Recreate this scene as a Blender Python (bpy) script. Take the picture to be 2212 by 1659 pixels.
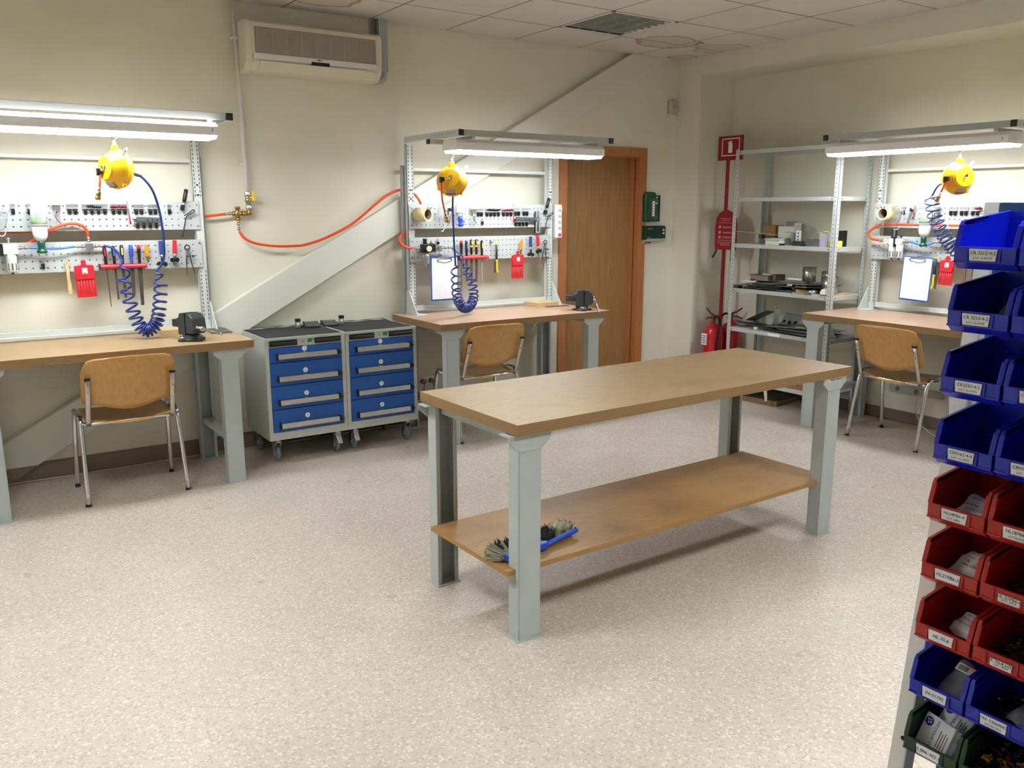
import bpy, math, random
from mathutils import Vector, Matrix
R = math.radians
random.seed(7)
S = bpy.context.scene
for o in list(bpy.data.objects): bpy.data.objects.remove(o)
COL = S.collection

# ------------------------------------------------------------------ camera
cam = bpy.data.cameras.new('camera'); co = bpy.data.objects.new('camera', cam); COL.objects.link(co)
YAW, PITCH, ROLL, FPX = R(-34.2458), R(-11.5995), R(0.0116), 1833.188
fw = Vector((math.sin(-YAW)*math.cos(PITCH), math.cos(YAW)*math.cos(PITCH), math.sin(PITCH)))
rt = Vector((math.cos(YAW), math.sin(YAW), 0)); up = rt.cross(fw)
M = Matrix((( rt.x, up.x, -fw.x, -5.5046), (rt.y, up.y, -fw.y, -5.6014), (rt.z, up.z, -fw.z, 1.5797), (0, 0, 0, 1)))
co.matrix_world = M
cam.sensor_width = 36; cam.sensor_fit = 'HORIZONTAL'; cam.lens = 36*FPX/2212; cam.clip_start = 0.02
S.camera = co

# ------------------------------------------------------------------ world, exposure
w = bpy.data.worlds.new('world'); S.world = w; w.use_nodes = True
w.node_tree.nodes['Background'].inputs[0].default_value = (1, .95, .85, 1)
w.node_tree.nodes['Background'].inputs[1].default_value = 0.0
S.view_settings.view_transform = 'Standard'; S.view_settings.look = 'None'
S.view_settings.exposure = 1.30; S.view_settings.gamma = 1; S.view_settings.use_curve_mapping = False
LAMP_POWER = 15.5        # bench lamp diffusers
TROFFER_POWER = 40.0      # ceiling louvre lamps behind the camera

# ------------------------------------------------------------------ materials
def lin(c):
    return tuple(((x/255)/12.92 if x/255 <= .04045 else ((x/255+.055)/1.055)**2.4) for x in c)
MATS = {}
def mat(name, rgb, rough=.5, metal=0, var=0, scale=20, bump=0, spec=.5, alpha=1, trans=0, emit=None, coat=0):
    if name in MATS: return MATS[name]
    m = bpy.data.materials.new(name); m.use_nodes = True; nt = m.node_tree; b = nt.nodes['Principled BSDF']
    c = lin(rgb) + (1,)
    b.inputs['Base Color'].default_value = c; b.inputs['Roughness'].default_value = rough
    b.inputs['Metallic'].default_value = metal; b.inputs['Specular IOR Level'].default_value = spec
    b.inputs['Alpha'].default_value = alpha; b.inputs['Transmission Weight'].default_value = trans
    b.inputs['Coat Weight'].default_value = coat
    if emit: b.inputs['Emission Color'].default_value = lin(emit[:3])+(1,); b.inputs['Emission Strength'].default_value = emit[3]
    if var or bump:
        tc = nt.nodes.new('ShaderNodeTexCoord'); n = nt.nodes.new('ShaderNodeTexNoise')
        n.inputs['Scale'].default_value = scale; n.inputs['Detail'].default_value = 4
        nt.links.new(tc.outputs['Object'], n.inputs['Vector'])
        if var:
            h = nt.nodes.new('ShaderNodeHueSaturation'); h.inputs['Color'].default_value = c
            mr = nt.nodes.new('ShaderNodeMapRange'); mr.inputs[1].default_value = .3; mr.inputs[2].default_value = .7
            mr.inputs[3].default_value = 1-var; mr.inputs[4].default_value = 1+var
            nt.links.new(n.outputs[0], mr.inputs[0]); nt.links.new(mr.outputs[0], h.inputs['Value'])
            nt.links.new(h.outputs[0], b.inputs['Base Color'])
        if bump:
            bp = nt.nodes.new('ShaderNodeBump'); bp.inputs['Strength'].default_value = bump; bp.inputs['Distance'].default_value = .002
            nt.links.new(n.outputs[0], bp.inputs['Height']); nt.links.new(bp.outputs[0], b.inputs['Normal'])
    MATS[name] = m; return m

class N:   # small node helper
    def __init__(s, m): s.nt = m.node_tree; s.b = s.nt.nodes['Principled BSDF']
    def new(s, t, **k):
        n = s.nt.nodes.new(t)
        for a, v in k.items(): setattr(n, a, v)
        return n
    def link(s, a, b): s.nt.links.new(a, b)
    def math(s, op, a, b=None, clamp=False):
        n = s.new('ShaderNodeMath', operation=op); n.use_clamp = clamp
        for i, x in enumerate((a, b)):
            if x is None: continue
            if isinstance(x, (int, float)): n.inputs[i].default_value = x
            else: s.link(x, n.inputs[i])
        return n.outputs[0]
    def mix(s, f, a, b):
        n = s.new('ShaderNodeMix', data_type='RGBA')
        for i, x in ((0, f), (6, a), (7, b)):
            if isinstance(x, (int, float)): n.inputs[i].default_value = x
            elif isinstance(x, tuple): n.inputs[i].default_value = x if len(x) == 4 else x+(1,)
            else: s.link(x, n.inputs[i])
        return n.outputs[2]
    def noise(s, vec, scale, detail=3, sc=None):
        if sc:
            mp = s.new('ShaderNodeMapping'); mp.inputs['Scale'].default_value = sc; s.link(vec, mp.inputs[0]); vec = mp.outputs[0]
        n = s.new('ShaderNodeTexNoise'); n.inputs['Scale'].default_value = scale; n.inputs['Detail'].default_value = detail
        s.link(vec, n.inputs['Vector']); return n.outputs[0]
    def ramp(s, v, a, b, lo=0, hi=1):
        n = s.new('ShaderNodeMapRange'); s.link(v, n.inputs[0])
        for i, x in zip((1, 2, 3, 4), (a, b, lo, hi)): n.inputs[i].default_value = x
        return n.outputs[0]

def mat_floor():
    m = mat('speckled_vinyl', (190, 176, 165), .42); n = N(m)
    tc = n.new('ShaderNodeTexCoord').outputs['Object']
    v = n.new('ShaderNodeTexVoronoi'); v.inputs['Scale'].default_value = 130; n.link(tc, v.inputs['Vector'])
    sep = n.new('ShaderNodeSeparateColor'); n.link(v.outputs['Color'], sep.inputs[0])
    base = n.mix(n.ramp(n.noise(tc, 3, 4), .3, .7), lin((186, 176, 167)), lin((195, 186, 177)))
    light = n.math('GREATER_THAN', sep.outputs[0], .86); dark = n.math('LESS_THAN', sep.outputs[1], .2)
    c1 = n.mix(n.math('MULTIPLY', light, .55), base, lin((228, 219, 211)))
    c2 = n.mix(n.math('MULTIPLY', dark, .45), c1, lin((150, 133, 122)))
    fine = n.ramp(n.noise(tc, 420, 2), .3, .7, 0, .3)
    c3 = n.mix(fine, c2, lin((165, 148, 138)))
    spots = n.math('GREATER_THAN', n.noise(tc, 9, 1), .74)
    c4 = n.mix(n.math('MULTIPLY', spots, .22), c3, lin((110, 98, 90)))
    n.link(c4, n.b.inputs['Base Color'])
    n.link(n.ramp(n.noise(tc, 6, 3), .3, .7, .36, .52), n.b.inputs['Roughness'])
    bp = n.new('ShaderNodeBump'); bp.inputs['Strength'].default_value = .25; bp.inputs['Distance'].default_value = .001
    n.link(n.noise(tc, 160, 2), bp.inputs['Height']); n.link(bp.outputs[0], n.b.inputs['Normal'])
    return m
def mat_wall(name, rgb):
    m = mat(name, rgb, .75, spec=.3); n = N(m)
    tc = n.new('ShaderNodeTexCoord').outputs['Object']
    k = n.ramp(n.noise(tc, 1.6, 4), .35, .7)
    c = n.mix(k, lin(rgb), lin((rgb[0]-6, rgb[1]-7, rgb[2]-11)))
    n.link(c, n.b.inputs['Base Color'])
    bp = n.new('ShaderNodeBump'); bp.inputs['Strength'].default_value = .15; bp.inputs['Distance'].default_value = .002
    n.link(n.noise(tc, 90, 3), bp.inputs['Height']); n.link(bp.outputs[0], n.b.inputs['Normal'])
    return m
def mat_tile():
    m = mat('ceiling_tile_board', (205, 193, 180), .85, spec=.2); n = N(m)
    g = n.new('ShaderNodeNewGeometry').outputs['Position']
    base = n.mix(n.ramp(n.noise(g, 2.5, 3), .3, .7), lin((222, 217, 212)), lin((215, 210, 204)))
    col = base
    sx = n.new('ShaderNodeSeparateXYZ'); n.link(g, sx.inputs[0])
    for cx, cy, rx, ry, st in ((-3.33, -.38, .21, .2, .9), (-.62, -.56, .27, .2, .95), (-.06, -.6, .24, .2, .6), (.0, -.12, .17, .13, .9), (-2.6, -.9, .3, .2, .18)):
        dx = n.math('DIVIDE', n.math('SUBTRACT', sx.outputs[0], cx), rx); dy = n.math('DIVIDE', n.math('SUBTRACT', sx.outputs[1], cy), ry)
        d = n.math('SQRT', n.math('ADD', n.math('MULTIPLY', dx, dx), n.math('MULTIPLY', dy, dy)))
        d = n.math('ADD', d, n.ramp(n.noise(g, 7, 2), .3, .7, -.14, .14))
        ring = n.math('SUBTRACT', 1, n.math('MULTIPLY', n.math('ABSOLUTE', n.math('SUBTRACT', d, 1)), 11), True)
        inner = n.math('MULTIPLY', n.math('LESS_THAN', d, 1), .22)
        f = n.math('MULTIPLY', n.math('MAXIMUM', ring, inner), st, True)
        col = n.mix(f, col, lin((150, 112, 68)))
    n.link(col, n.b.inputs['Base Color'])
    bp = n.new('ShaderNodeBump'); bp.inputs['Strength'].default_value = .3; bp.inputs['Distance'].default_value = .001
    n.link(n.noise(g, 250, 2), bp.inputs['Height']); n.link(bp.outputs[0], n.b.inputs['Normal'])
    return m
def mat_wood(name, a, b, rough=.45, sc=(1, 9, 9), stain=0, scale=3.0, bands=False, coat=0):
    m = mat(name, a, rough, coat=coat); n = N(m)
    tc = n.new('ShaderNodeTexCoord').outputs['Object']
    g = n.noise(tc, scale*6, 5, sc)
    c = n.mix(n.ramp(g, .3, .7), lin(a), lin(b))
    if bands:
        sx = n.new('ShaderNodeSeparateXYZ'); n.link(tc, sx.inputs[0])
        w_ = n.math('GREATER_THAN', n.math('FRACT', n.math('MULTIPLY', sx.outputs[2], 120)), .5)
        c = n.mix(n.math('MULTIPLY', w_, .35), c, lin(tuple(int(x*.72) for x in b)))
    if stain:
        s1 = n.ramp(n.noise(tc, 3.5, 4), .55, .75, 0, stain)
        c = n.mix(s1, c, lin(tuple(int(x*.68) for x in b)))
        s2 = n.ramp(n.noise(tc, 1.3, 3), .45, .7, 0, stain*.7)
        c = n.mix(s2, c, lin(tuple(min(255, int(x*1.12)) for x in a)))
    n.link(c, n.b.inputs['Base Color'])
    return m

FLOOR = mat_floor(); WALL = mat_wall('cream_wall_paint', (228, 226, 212)); STRING = mat_wall('white_stringer_paint', (226, 227, 220))
TILE = mat_tile(); GRID = mat('ceiling_grid_metal', (140, 126, 112), .6)
BASEB = mat('grey_brown_skirting', (128, 112, 102), .6, var=.06, scale=200)
TOPW = mat_wood('beech_laminate_top', (178, 152, 116), (162, 133, 97), .45, (1, 7, 7), .35)
TOPR = mat_wood('reddish_beech_top', (200, 166, 142), (186, 150, 124), .28, (1, 7, 7), .3)
EDGEW = mat_wood('plywood_edge', (158, 126, 84), (138, 106, 68), .55, (1, 6, 30), 0, 3, True)
SHELFW = mat_wood('beech_shelf_board', (162, 124, 76), (138, 102, 60), .45, (1, 8, 8), .7)
EDGES = mat_wood('shelf_edge', (180, 136, 78), (160, 118, 64), .5, (1, 6, 20), 0, 3, True)
STEEL = mat('grey_green_painted_steel', (176, 184, 184), .42, var=.03, scale=8, spec=.45)
STEELD = mat('grey_painted_frame', (168, 172, 170), .45)
LGREY = mat('light_grey_steel', (205, 210, 208), .4)
WHITEM = mat('white_enamel', (226, 226, 226), .4)
BOARD = mat('white_perforated_board', (184, 189, 191), .38)
ZINC = mat('zinc', (190, 195, 200), .32, 1, var=.1, scale=15)
CHROME = mat('chrome', (225, 225, 228), .12, 1)
CHROMER = mat('worn_chrome', (198, 190, 182), .28, 1, var=.1, scale=30)
ALU = mat('brushed_aluminium', (220, 220, 222), .25, 1, var=.06, scale=60)
BRASS = mat('brass', (190, 155, 90), .3, 1, var=.08, scale=60)
BLACK = mat('black_plastic', (22, 22, 24), .4)
RUBBER = mat('grey_rubber', (112, 124, 128), .6)
DMAT = mat('black_rubber_mat', (44, 44, 46), .75, bump=.6, scale=300)
VISE = mat('dark_grey_cast_iron', (52, 56, 60), .45, var=.1, scale=60, bump=.3)
SLOT = mat('dark_opening', (14, 14, 15), .8)
BLUEC = mat('blue_cabinet_paint', (16, 82, 165), .42, var=.03, scale=5)
CABG = mat('cabinet_grey', (186, 190, 184), .42)
YEL = mat('yellow_reel_paint', (250, 188, 10), .3, coat=.4)
ORANGE = mat('orange_hose', (240, 78, 32), .35); DORANGE = mat('shaded_orange_hose', (214, 66, 34), .35)
BHOSE = mat('dark_blue_hose', (22, 50, 128), .3, coat=.3); LBHOSE = mat('light_blue_hose', (50, 130, 215), .35)
RED = mat('red_plastic', (214, 30, 45), .4); DRED = mat('dark_red_metal', (140, 28, 40), .4)
GREENP = mat('dark_green_plastic', (8, 82, 50), .35); GREENL = mat('pale_green_label', (190, 226, 190), .5)
WHITEP = mat('white_plastic', (236, 238, 238), .35); PAPER = mat('white_paper', (240, 243, 250), .6)
CLEAR = mat('clear_plastic', (225, 232, 235), .08, trans=.9, alpha=.55)
BLUEP = mat('blue_plastic', (20, 70, 190), .4); BLUECLIP = mat('blue_clipboard', (22, 95, 190), .4)
AMBER = mat('amber_plastic', (232, 150, 20), .25); DBLUE = mat('translucent_blue_handle', (52, 68, 130), .25)
CHW = mat_wood('varnished_beech_ply', (198, 150, 84), (184, 134, 68), .3, (5, 5, 1.2), .15, 2, coat=.25)
CHWD = mat_wood('ply_edge_light', (224, 176, 100), (205, 155, 85), .4)
DOORW = mat_wood('oak_veneer_door', (168, 128, 80), (142, 104, 62), .42, (9, 9, .5), .15, 1.6)
FRAMEW = mat_wood('reddish_door_frame', (186, 122, 76), (170, 106, 62), .4, (9, 9, .6), 0, 2)
MASK = mat('cream_masking_tape', (226, 205, 148), .6, var=.05, scale=60); CARDB = mat('brown_cardboard', (160, 118, 82), .8, var=.05)
SCRAP = mat('dull_sheet_metal', (160, 165, 167), .42, .6, var=.18, scale=12); SCRAPD = mat('dark_sheet_metal', (104, 108, 110), .45, .6, var=.2, scale=12)
INOX = mat('stainless_tube', (200, 196, 190), .28, 1, var=.12, scale=9)
REDX = mat('red_extinguisher_paint', (190, 22, 34), .3, coat=.3); SIGNR = mat('red_sign', (150, 20, 34), .5)
BINB = mat('blue_bin_plastic', (8, 28, 185), .3, spec=.6); BINR = mat('red_bin_plastic', (178, 36, 28), .32); BINGN = mat('green_bin_plastic', (28, 66, 44), .4)
PANELB = mat('blue_louvre_panel', (26, 82, 140), .45)
BAG = mat('frosted_bag', (214, 214, 224), .3, alpha=.93, bump=.5, scale=60); BAGC = mat('clear_bag', (150, 158, 172), .2, alpha=.5, bump=.6, scale=70)
INKK = mat('black_ink', (25, 25, 28), .6); INKB = mat('blue_ink', (40, 55, 150), .6); INKW = mat('white_ink', (235, 235, 235), .6)
BRIST = mat('grey_beige_bristles', (150, 148, 128), .9, var=.2, scale=150); BRISTD = mat('dark_bristles', (35, 38, 42), .9, var=.2, scale=150)
YPL = mat('yellow_plastic', (244, 205, 40), .4); LAMPW = mat('lamp_housing_white', (240, 240, 242), .35)
DIFF = mat('lamp_diffuser', (255, 255, 255), .5, emit=(246, 252, 255, LAMP_POWER))
UPDIFF = mat('lamp_upper_slot', (255, 255, 255), .5, emit=(250, 252, 255, 7.5))
TROFF = mat('troffer_tube_glow', (255, 255, 255), .5, emit=(250, 254, 250, TROFFER_POWER))
ACM = mat('aged_white_plastic', (222, 216, 200), .5); ACG = mat('ac_grille', (186, 178, 164), .6); CABLE = mat('beige_cable', (205, 196, 176), .6)
DGLASS = mat('dark_glass', (14, 12, 12), .15); PALEW = mat_wood('pale_pine_block', (214, 188, 140), (198, 170, 120), .6, (2, 8, 8))
YSTK = mat('pale_yellow', (226, 216, 110), .6); VIO = mat('pale_violet_foam', (190, 186, 208), .8); GRN = mat('green_tinted_sheet', (148, 170, 130), .5)
MOIR = mat('louvre_reflector', (176, 178, 174), .3, .6)

# ------------------------------------------------------------------ geometry collector
class G:
    def __init__(s): s.v = []; s.f = []; s.m = []; s.s = []
    def add(s, vs, fs, mi=0, smooth=False, T=None):
        k = len(s.v)
        s.v += [tuple(T @ Vector(v)) if T else tuple(v) for v in vs]
        for f in fs: s.f.append(tuple(i+k for i in f)); s.m.append(mi); s.s.append(smooth)
        return s
    def box(s, x0, y0, z0, x1, y1, z1, mi=0, T=None, top=None):
        vs = [(x, y, z) for z in (z0, z1) for x, y in ((x0, y0), (x1, y0), (x1, y1), (x0, y1))]
        s.add(vs, [(3, 2, 1, 0)], mi, False, T); k = len(s.v)-8
        for f in ((0, 1, 5, 4), (1, 2, 6, 5), (2, 3, 7, 6), (3, 0, 4, 7)): s.f.append(tuple(i+k for i in f)); s.m.append(mi); s.s.append(False)
        s.f.append((k+4, k+5, k+6, k+7)); s.m.append(mi if top is None else top); s.s.append(False)
        return s
    def prism(s, pts, ax, a, b, mi=0, T=None):   # ax 0: (y,z) profile along x; 1: (x,z) along y; 2: (x,y) along z
        n = len(pts)
        def mk(p, t): return ((t, p[0], p[1]), (p[0], t, p[1]), (p[0], p[1], t))[ax]
        vs = [mk(p, a) for p in pts]+[mk(p, b) for p in pts]
        fs = [tuple(range(n))[::-1], tuple(range(n, 2*n))]+[(i, (i+1) % n, n+(i+1) % n, n+i) for i in range(n)]
        ar = sum(pts[i][0]*pts[(i+1) % n][1]-pts[(i+1) % n][0]*pts[i][1] for i in range(n))
        if (ar > 0) != ((b > a) if ax != 1 else (b < a)): fs = [f[::-1] for f in fs]
        return s.add(vs, fs, mi, False, T)
    def lathe(s, prof, p0=(0, 0, 0), ax=(0, 0, 1), n=20, mi=0, smooth=True, sy=1):
        a = Vector(ax).normalized(); t = Vector((0, 0, 1)) if abs(a.z) < .9 else Vector((1, 0, 0))
        u = a.cross(t).normalized(); v = a.cross(u); p0 = Vector(p0); vs = []; fs = []
        for r, h in prof:
            for k in range(n):
                c = 2*math.pi*k/n; vs.append(p0+a*h+u*(r*math.cos(c))+v*(r*sy*math.sin(c)))
        for j in range(len(prof)-1):
            for k in range(n): fs.append((j*n+k, j*n+(k+1) % n, (j+1)*n+(k+1) % n, (j+1)*n+k))
        s.add(vs, fs, mi, smooth)
        e = len(s.v)-len(vs); L = (len(prof)-1)*n
        if prof[0][0] > 1e-5: s.f.append(tuple(e+k for k in range(n))[::-1]); s.m.append(mi); s.s.append(False)
        if prof[-1][0] > 1e-5: s.f.append(tuple(e+L+k for k in range(n))); s.m.append(mi); s.s.append(False)
        return s
    def cyl(s, p0, p1, r, r1=None, n=14, mi=0):
        p0, p1 = Vector(p0), Vector(p1); L = (p1-p0).length
        return s.lathe([(r, 0), (r if r1 is None else r1, L)], p0, p1-p0, n, mi)
    def tube(s, pts, r, n=8, mi=0, sy=1, closed=False):
        P = [Vector(p) for p in pts]; m = len(P); rr = r if isinstance(r, (list, tuple)) else [r]*m
        T = []
        for i in range(m):
            a = P[(i-1) % m] if (closed or i > 0) else P[0]; b = P[(i+1) % m] if (closed or i < m-1) else P[-1]
            T.append((b-a).normalized())
        t = T[0]; u = t.cross(Vector((0, 0, 1)) if abs(t.z) < .9 else Vector((1, 0, 0))).normalized()
        vs = []
        for i in range(m):
            u = (u-T[i]*u.dot(T[i])).normalized(); v = T[i].cross(u)
            for k in range(n):
                c = 2*math.pi*k/n; vs.append(P[i]+u*(rr[i]*math.cos(c))+v*(rr[i]*sy*math.sin(c)))
        fs = [(j % m*n+k, j % m*n+(k+1) % n, (j+1) % m*n+(k+1) % n, (j+1) % m*n+k) for j in range(m if closed else m-1) for k in range(n)]
        if not closed: fs += [tuple(range(n))[::-1], tuple((m-1)*n+k for k in range(n))]
        return s.add(vs, fs, mi, True)
    def ball(s, c, r, n=12, mi=0, sz=1):
        pr = [(max(1e-6, r*math.sin(math.pi*i/8)), -r*sz*math.cos(math.pi*i/8)) for i in range(9)]
        return s.lathe(pr, c, (0, 0, 1), n, mi)

def ob(name, g, mats, parent=None, loc=None, rz=0, bevel=0, rot=None, label=None):
    me = bpy.data.meshes.new(name); me.from_pydata(g.v, [], g.f)
    for m in (mats if isinstance(mats, (list, tuple)) else [mats]): me.materials.append(m)
    me.polygons.foreach_set('material_index', g.m); me.polygons.foreach_set('use_smooth', g.s); me.update()
    o = bpy.data.objects.new(name, me); COL.objects.link(o)
    if parent: o.parent = parent
    if loc is not None: o.location = loc
    o.rotation_euler = rot if rot else (0, 0, rz)
    if bevel:
        b = o.modifiers.new('bevel', 'BEVEL'); b.width = bevel; b.segments = 2; b.limit_method = 'ANGLE'; b.angle_limit = R(40)
    if label: o['label'] = label
    return o
def tag(o, label, cat, group=None, kind=None):
    o['label'] = label; o['category'] = cat
    if group: o['group'] = group
    if kind: o['kind'] = kind
    return o
def thing(name, label, cat, loc=(0, 0, 0), rz=0, group=None, rot=None):
    o = bpy.data.objects.new(name, None); COL.objects.link(o); o.empty_display_size = .05
    o.location = loc; o.rotation_euler = rot if rot else (0, 0, rz)
    return tag(o, label, cat, group)
def struct(o): o['kind'] = 'structure'; return o
TEXTS = []
def text(body, size, m, parent, loc, rot=(R(90), 0, 0), name='lettering', align='CENTER', shear=0):
    cu = bpy.data.curves.new('lettering', 'FONT'); cu.body = body; cu.size = size; cu.align_x = align; cu.align_y = 'CENTER'
    cu.extrude = size*.01; cu.shear = shear; cu.resolution_u = 2
    o = bpy.data.objects.new('tmp_text', cu); COL.objects.link(o)
    TEXTS.append((o, name, m, parent, loc, rot))
def smooth_path(pts, k=6):   # Catmull-Rom
    P = [Vector(p) for p in pts]; P = [P[0]*2-P[1]]+P+[P[-1]*2-P[-2]]; out = []
    for i in range(1, len(P)-2):
        for j in range(k):
            t = j/k; a, b, c, d = P[i-1], P[i], P[i+1], P[i+2]
            out.append(.5*((2*b)+(-a+c)*t+(2*a-5*b+4*c-d)*t*t+(-a+3*b-3*c+d)*t**3))
    out.append(P[-2]); return out

# ------------------------------------------------------------------ room shell
HC = 2.8405
XL, YF = -6.9, -7.6
struct(ob('floor', G().box(XL, YF, -.05, .6, .25, 0), FLOOR))
wa = G()   # back wall with a real door opening
wa.box(XL, 0, 0, -1.165, .2, 2.95); wa.box(-1.165, 0, 2.03, -.34, .2, 2.95); wa.box(-.34, 0, 0, .6, .2, 2.95); wa.box(-1.165, .16, 0, -.34, .2, 2.03)
struct(ob('wall_back', wa, WALL))
wr = G()   # right wall: corner pier, recessed bay and beam over it
wr.box(.05, -.28, 0, .6, 0, 2.95); wr.box(.47, YF, 0, .6, -.28, 2.95)
wr.add([(.05, -.28, 2.69), (.47, -.28, 2.69), (.47, YF, 2.66), (-.02, YF, 2.66), (.05, -.28, 2.95), (.47, -.28, 2.95), (.47, YF, 2.95), (-.02, YF, 2.95)],
       [(0, 1, 2, 3), (4, 7, 6, 5), (0, 3, 7, 4), (3, 2, 6, 7), (0, 4, 5, 1)])
struct(ob('wall_right', wr, WALL))
struct(ob('wall_left', G().box(XL-.1, YF, 0, XL, .2, 2.95), WALL))
struct(ob('wall_front', G().box(XL, YF-.1, 0, .6, YF, 2.95), WALL))
ceil = struct(ob('ceiling', G().box(XL, YF, 2.9, .6, .2, 2.96), GRID))
GX, GY = -1.665, -.5277
xs = [GX+.6*i for i in range(-8, 3)]; ys = [GY+.6*j for j in range(-11, 1)]
gr = G()
for x in xs: gr.box(x-.009, YF, HC+.001, x+.009, 0, HC+.012)
for y in ys: gr.box(XL, y-.009, HC+.001, .05, y+.009, HC+.012)
go = ob('ceiling_grid', gr, GRID, ceil); go['kind'] = 'stuff'
X_ = [XL]+xs+[.05]; Y_ = [YF]+ys+[0]
TROFFERS = {(9, 11): False, (2, 8): True, (5, 4): True, (8, 4): True}
tcache = {}
for i in range(len(X_)-1):
    for j in range(len(Y_)-1):
        if (i, j) in TROFFERS: continue
        x0, x1, y0, y1 = X_[i], X_[i+1], Y_[j], Y_[j+1]
        if x1-x0 < .02 or y1-y0 < .02: continue
        key = (round(x1-x0, 3), round(y1-y0, 3))
        if key not in tcache:
            hx, hy = (x1-x0)/2-.007, (y1-y0)/2-.007
            tcache[key] = G().box(-hx, -hy, 0, hx, hy, .012)
            o = ob('ceiling_tile', tcache[key], TILE, ceil, ((x0+x1)/2, (y0+y1)/2, HC), bevel=0); tcache[key] = o.data
        else:
            o = bpy.data.objects.new('ceiling_tile', tcache[key]); COL.objects.link(o); o.parent = ceil
            o.location = ((x0+x1)/2, (y0+y1)/2, HC)
        o.rotation_euler = (R(random.uniform(-.08, .08)), R(random.uniform(-.08, .08)), 0)
for (i, j), lit in TROFFERS.items():
    x0, x1, y0, y1 = X_[i], X_[i+1], Y_[j], Y_[j+1]; cx, cy = (x0+x1)/2, (y0+y1)/2
    t = thing('ceiling_louvre_lamp', 'unlit square louvre lamp set in the tiled ceiling near the corner' if not lit else
              'lit square louvre lamp in the ceiling, out of the picture', 'ceiling lamp', (cx, cy, HC), 0, None if not lit else 'lit ceiling lamps')
    f = G(); h = .292
    for a in ((-h, -h, h, -h+.02), (-h, h-.02, h, h), (-h, -h, -h+.02, h), (h-.02, -h, h, h)): f.box(a[0], a[1], -.002, a[2], a[3], .02)
    ob('frame', f, LAMPW, t)
    ob('lamp_tray', G().box(-h, -h, .05, h, h, .054), MOIR if not lit else TROFF, t)
    for k in range(3):
        x = -.136+k*.136
        ob('louvre_blade', G().prism([(x-.002, 0), (x+.002, 0), (x+.014, .045), (x-.014, .045)], 1, -.27, .27), MOIR, t)
    for k in range(8):
        y = -.24+k*.0685
        ob('cross_blade', G().prism([(y-.0015, .002), (y+.0015, .002), (y+.007, .04), (y-.007, .04)], 0, -.27, .27), MOIR, t)
    if not lit:
        for k in range(4): ob('dark_cavity', G().box(-.262+.136*k, .245, .0, -.146+.136*k, .269, .049), SLOT, t)
# skirting
bb = [(-.0, 0), (-.012, .008), (-.012, .1), (-.008, .108), (0, .108)]
def skirt(name, x0, x1): struct(ob(name, G().prism([(a, z) for a, z in bb], 0, x0, x1), BASEB))
skirt('baseboard_back', XL, -1.225); skirt('baseboard_back_right', -.3, .05)
struct(ob('baseboard_right', G().prism([(.47+a, z*.8) for a, z in bb], 1, YF, -.28), BASEB))
struct(ob('baseboard_pier', G().prism([(.05+a, z*.8) for a, z in bb], 1, -.28, 0), BASEB))
# door
dr = struct(ob('door_1', G().box(-1.16, .1, .005, -.345, .14, 2.025), DOORW))
ff = G()
for x0, x1 in ((-1.235, -1.16), (-.37, -.292)):
    ff.box(x0, -.016, 0, x1, 0, 2.02)
ff.box(-1.235, -.016, 2.02, -.292, 0, 2.095)
struct(ob('door_frame', ff, FRAMEW, dr))
jb = G().box(-1.165, 0, 0, -1.15, .1, 2.03).box(-.37, 0, 0, -.34, .105, 2.03).box(-1.165, 0, 2.015, -.34, .1, 2.03).box(-.385, .06, 0, -.37, .1, 2.03).box(-.39, .04, 0, -.385, .1, 2.03)
struct(ob('door_jamb', jb, FRAMEW, dr))
# diagonal stair stringer on the back wall
sl = (1.846-.016)/(-1.94+5.294)
xt = -5.30+(HC-.236)/sl; zr = sl*(.04+5.30)
struct(ob('trim_1', G().prism([(-5.30-.236/sl, 0), (-5.30, 0), (.04, min(HC, zr)), (xt, HC)] if zr < HC else [(-5.30-.236/sl, 0), (-5.30, 0), (-5.30+HC/sl, HC), (xt, HC)], 1, -.055, 0), STRING, bevel=.004))
struct(ob('trim_2', G().prism([(-5.74, 0), (-5.302, 0), (-5.302+.105/sl, .105), (-5.74+.105/sl, .105)], 1, -.066, -.055), BASEB))

# ------------------------------------------------------------------ workbenches
BEN = {1: ((-5.45, -.02, 0), 0), 2: ((-2.785, -.07, 0), 0), 3: ((.44, -1.685, 0), R(-90))}
BN = {1: 'left workbench', 2: 'middle workbench by the door', 3: 'right workbench behind the bin rack'}
DZ = {1: .014, 2: 0, 3: .004}
def at(b, u, v, z):
    (ox, oy, _), r = BEN[b]; c, s = math.cos(r), math.sin(r)
    return (ox+u*c+v*s, oy+u*s-v*c, z)
def brz(b): return BEN[b][1]
H = .842
def leg_geo(x, yo, yi, h=.795):   # C channel: web at yo, flanges to yi; returns leg geometry
    g = G(); t = .004; a, b = x-.05, x+.05; s = 1 if yi > yo else -1
    g.box(a, min(yo, yo+s*t), .005, b, max(yo, yo+s*t), h); g.box(a, min(yo, yi), .005, a+t, max(yo, yi), h); g.box(b-t, min(yo, yi), .005, b, max(yo, yi), h)
    g.box(a, yi-s*.0-(.004 if s > 0 else 0), .005, a+.018, yi+(.004 if s < 0 else 0), h); g.box(b-.018, yi-(.004 if s > 0 else 0), .005, b, yi+(.004 if s < 0 else 0), h)
    return g
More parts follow.
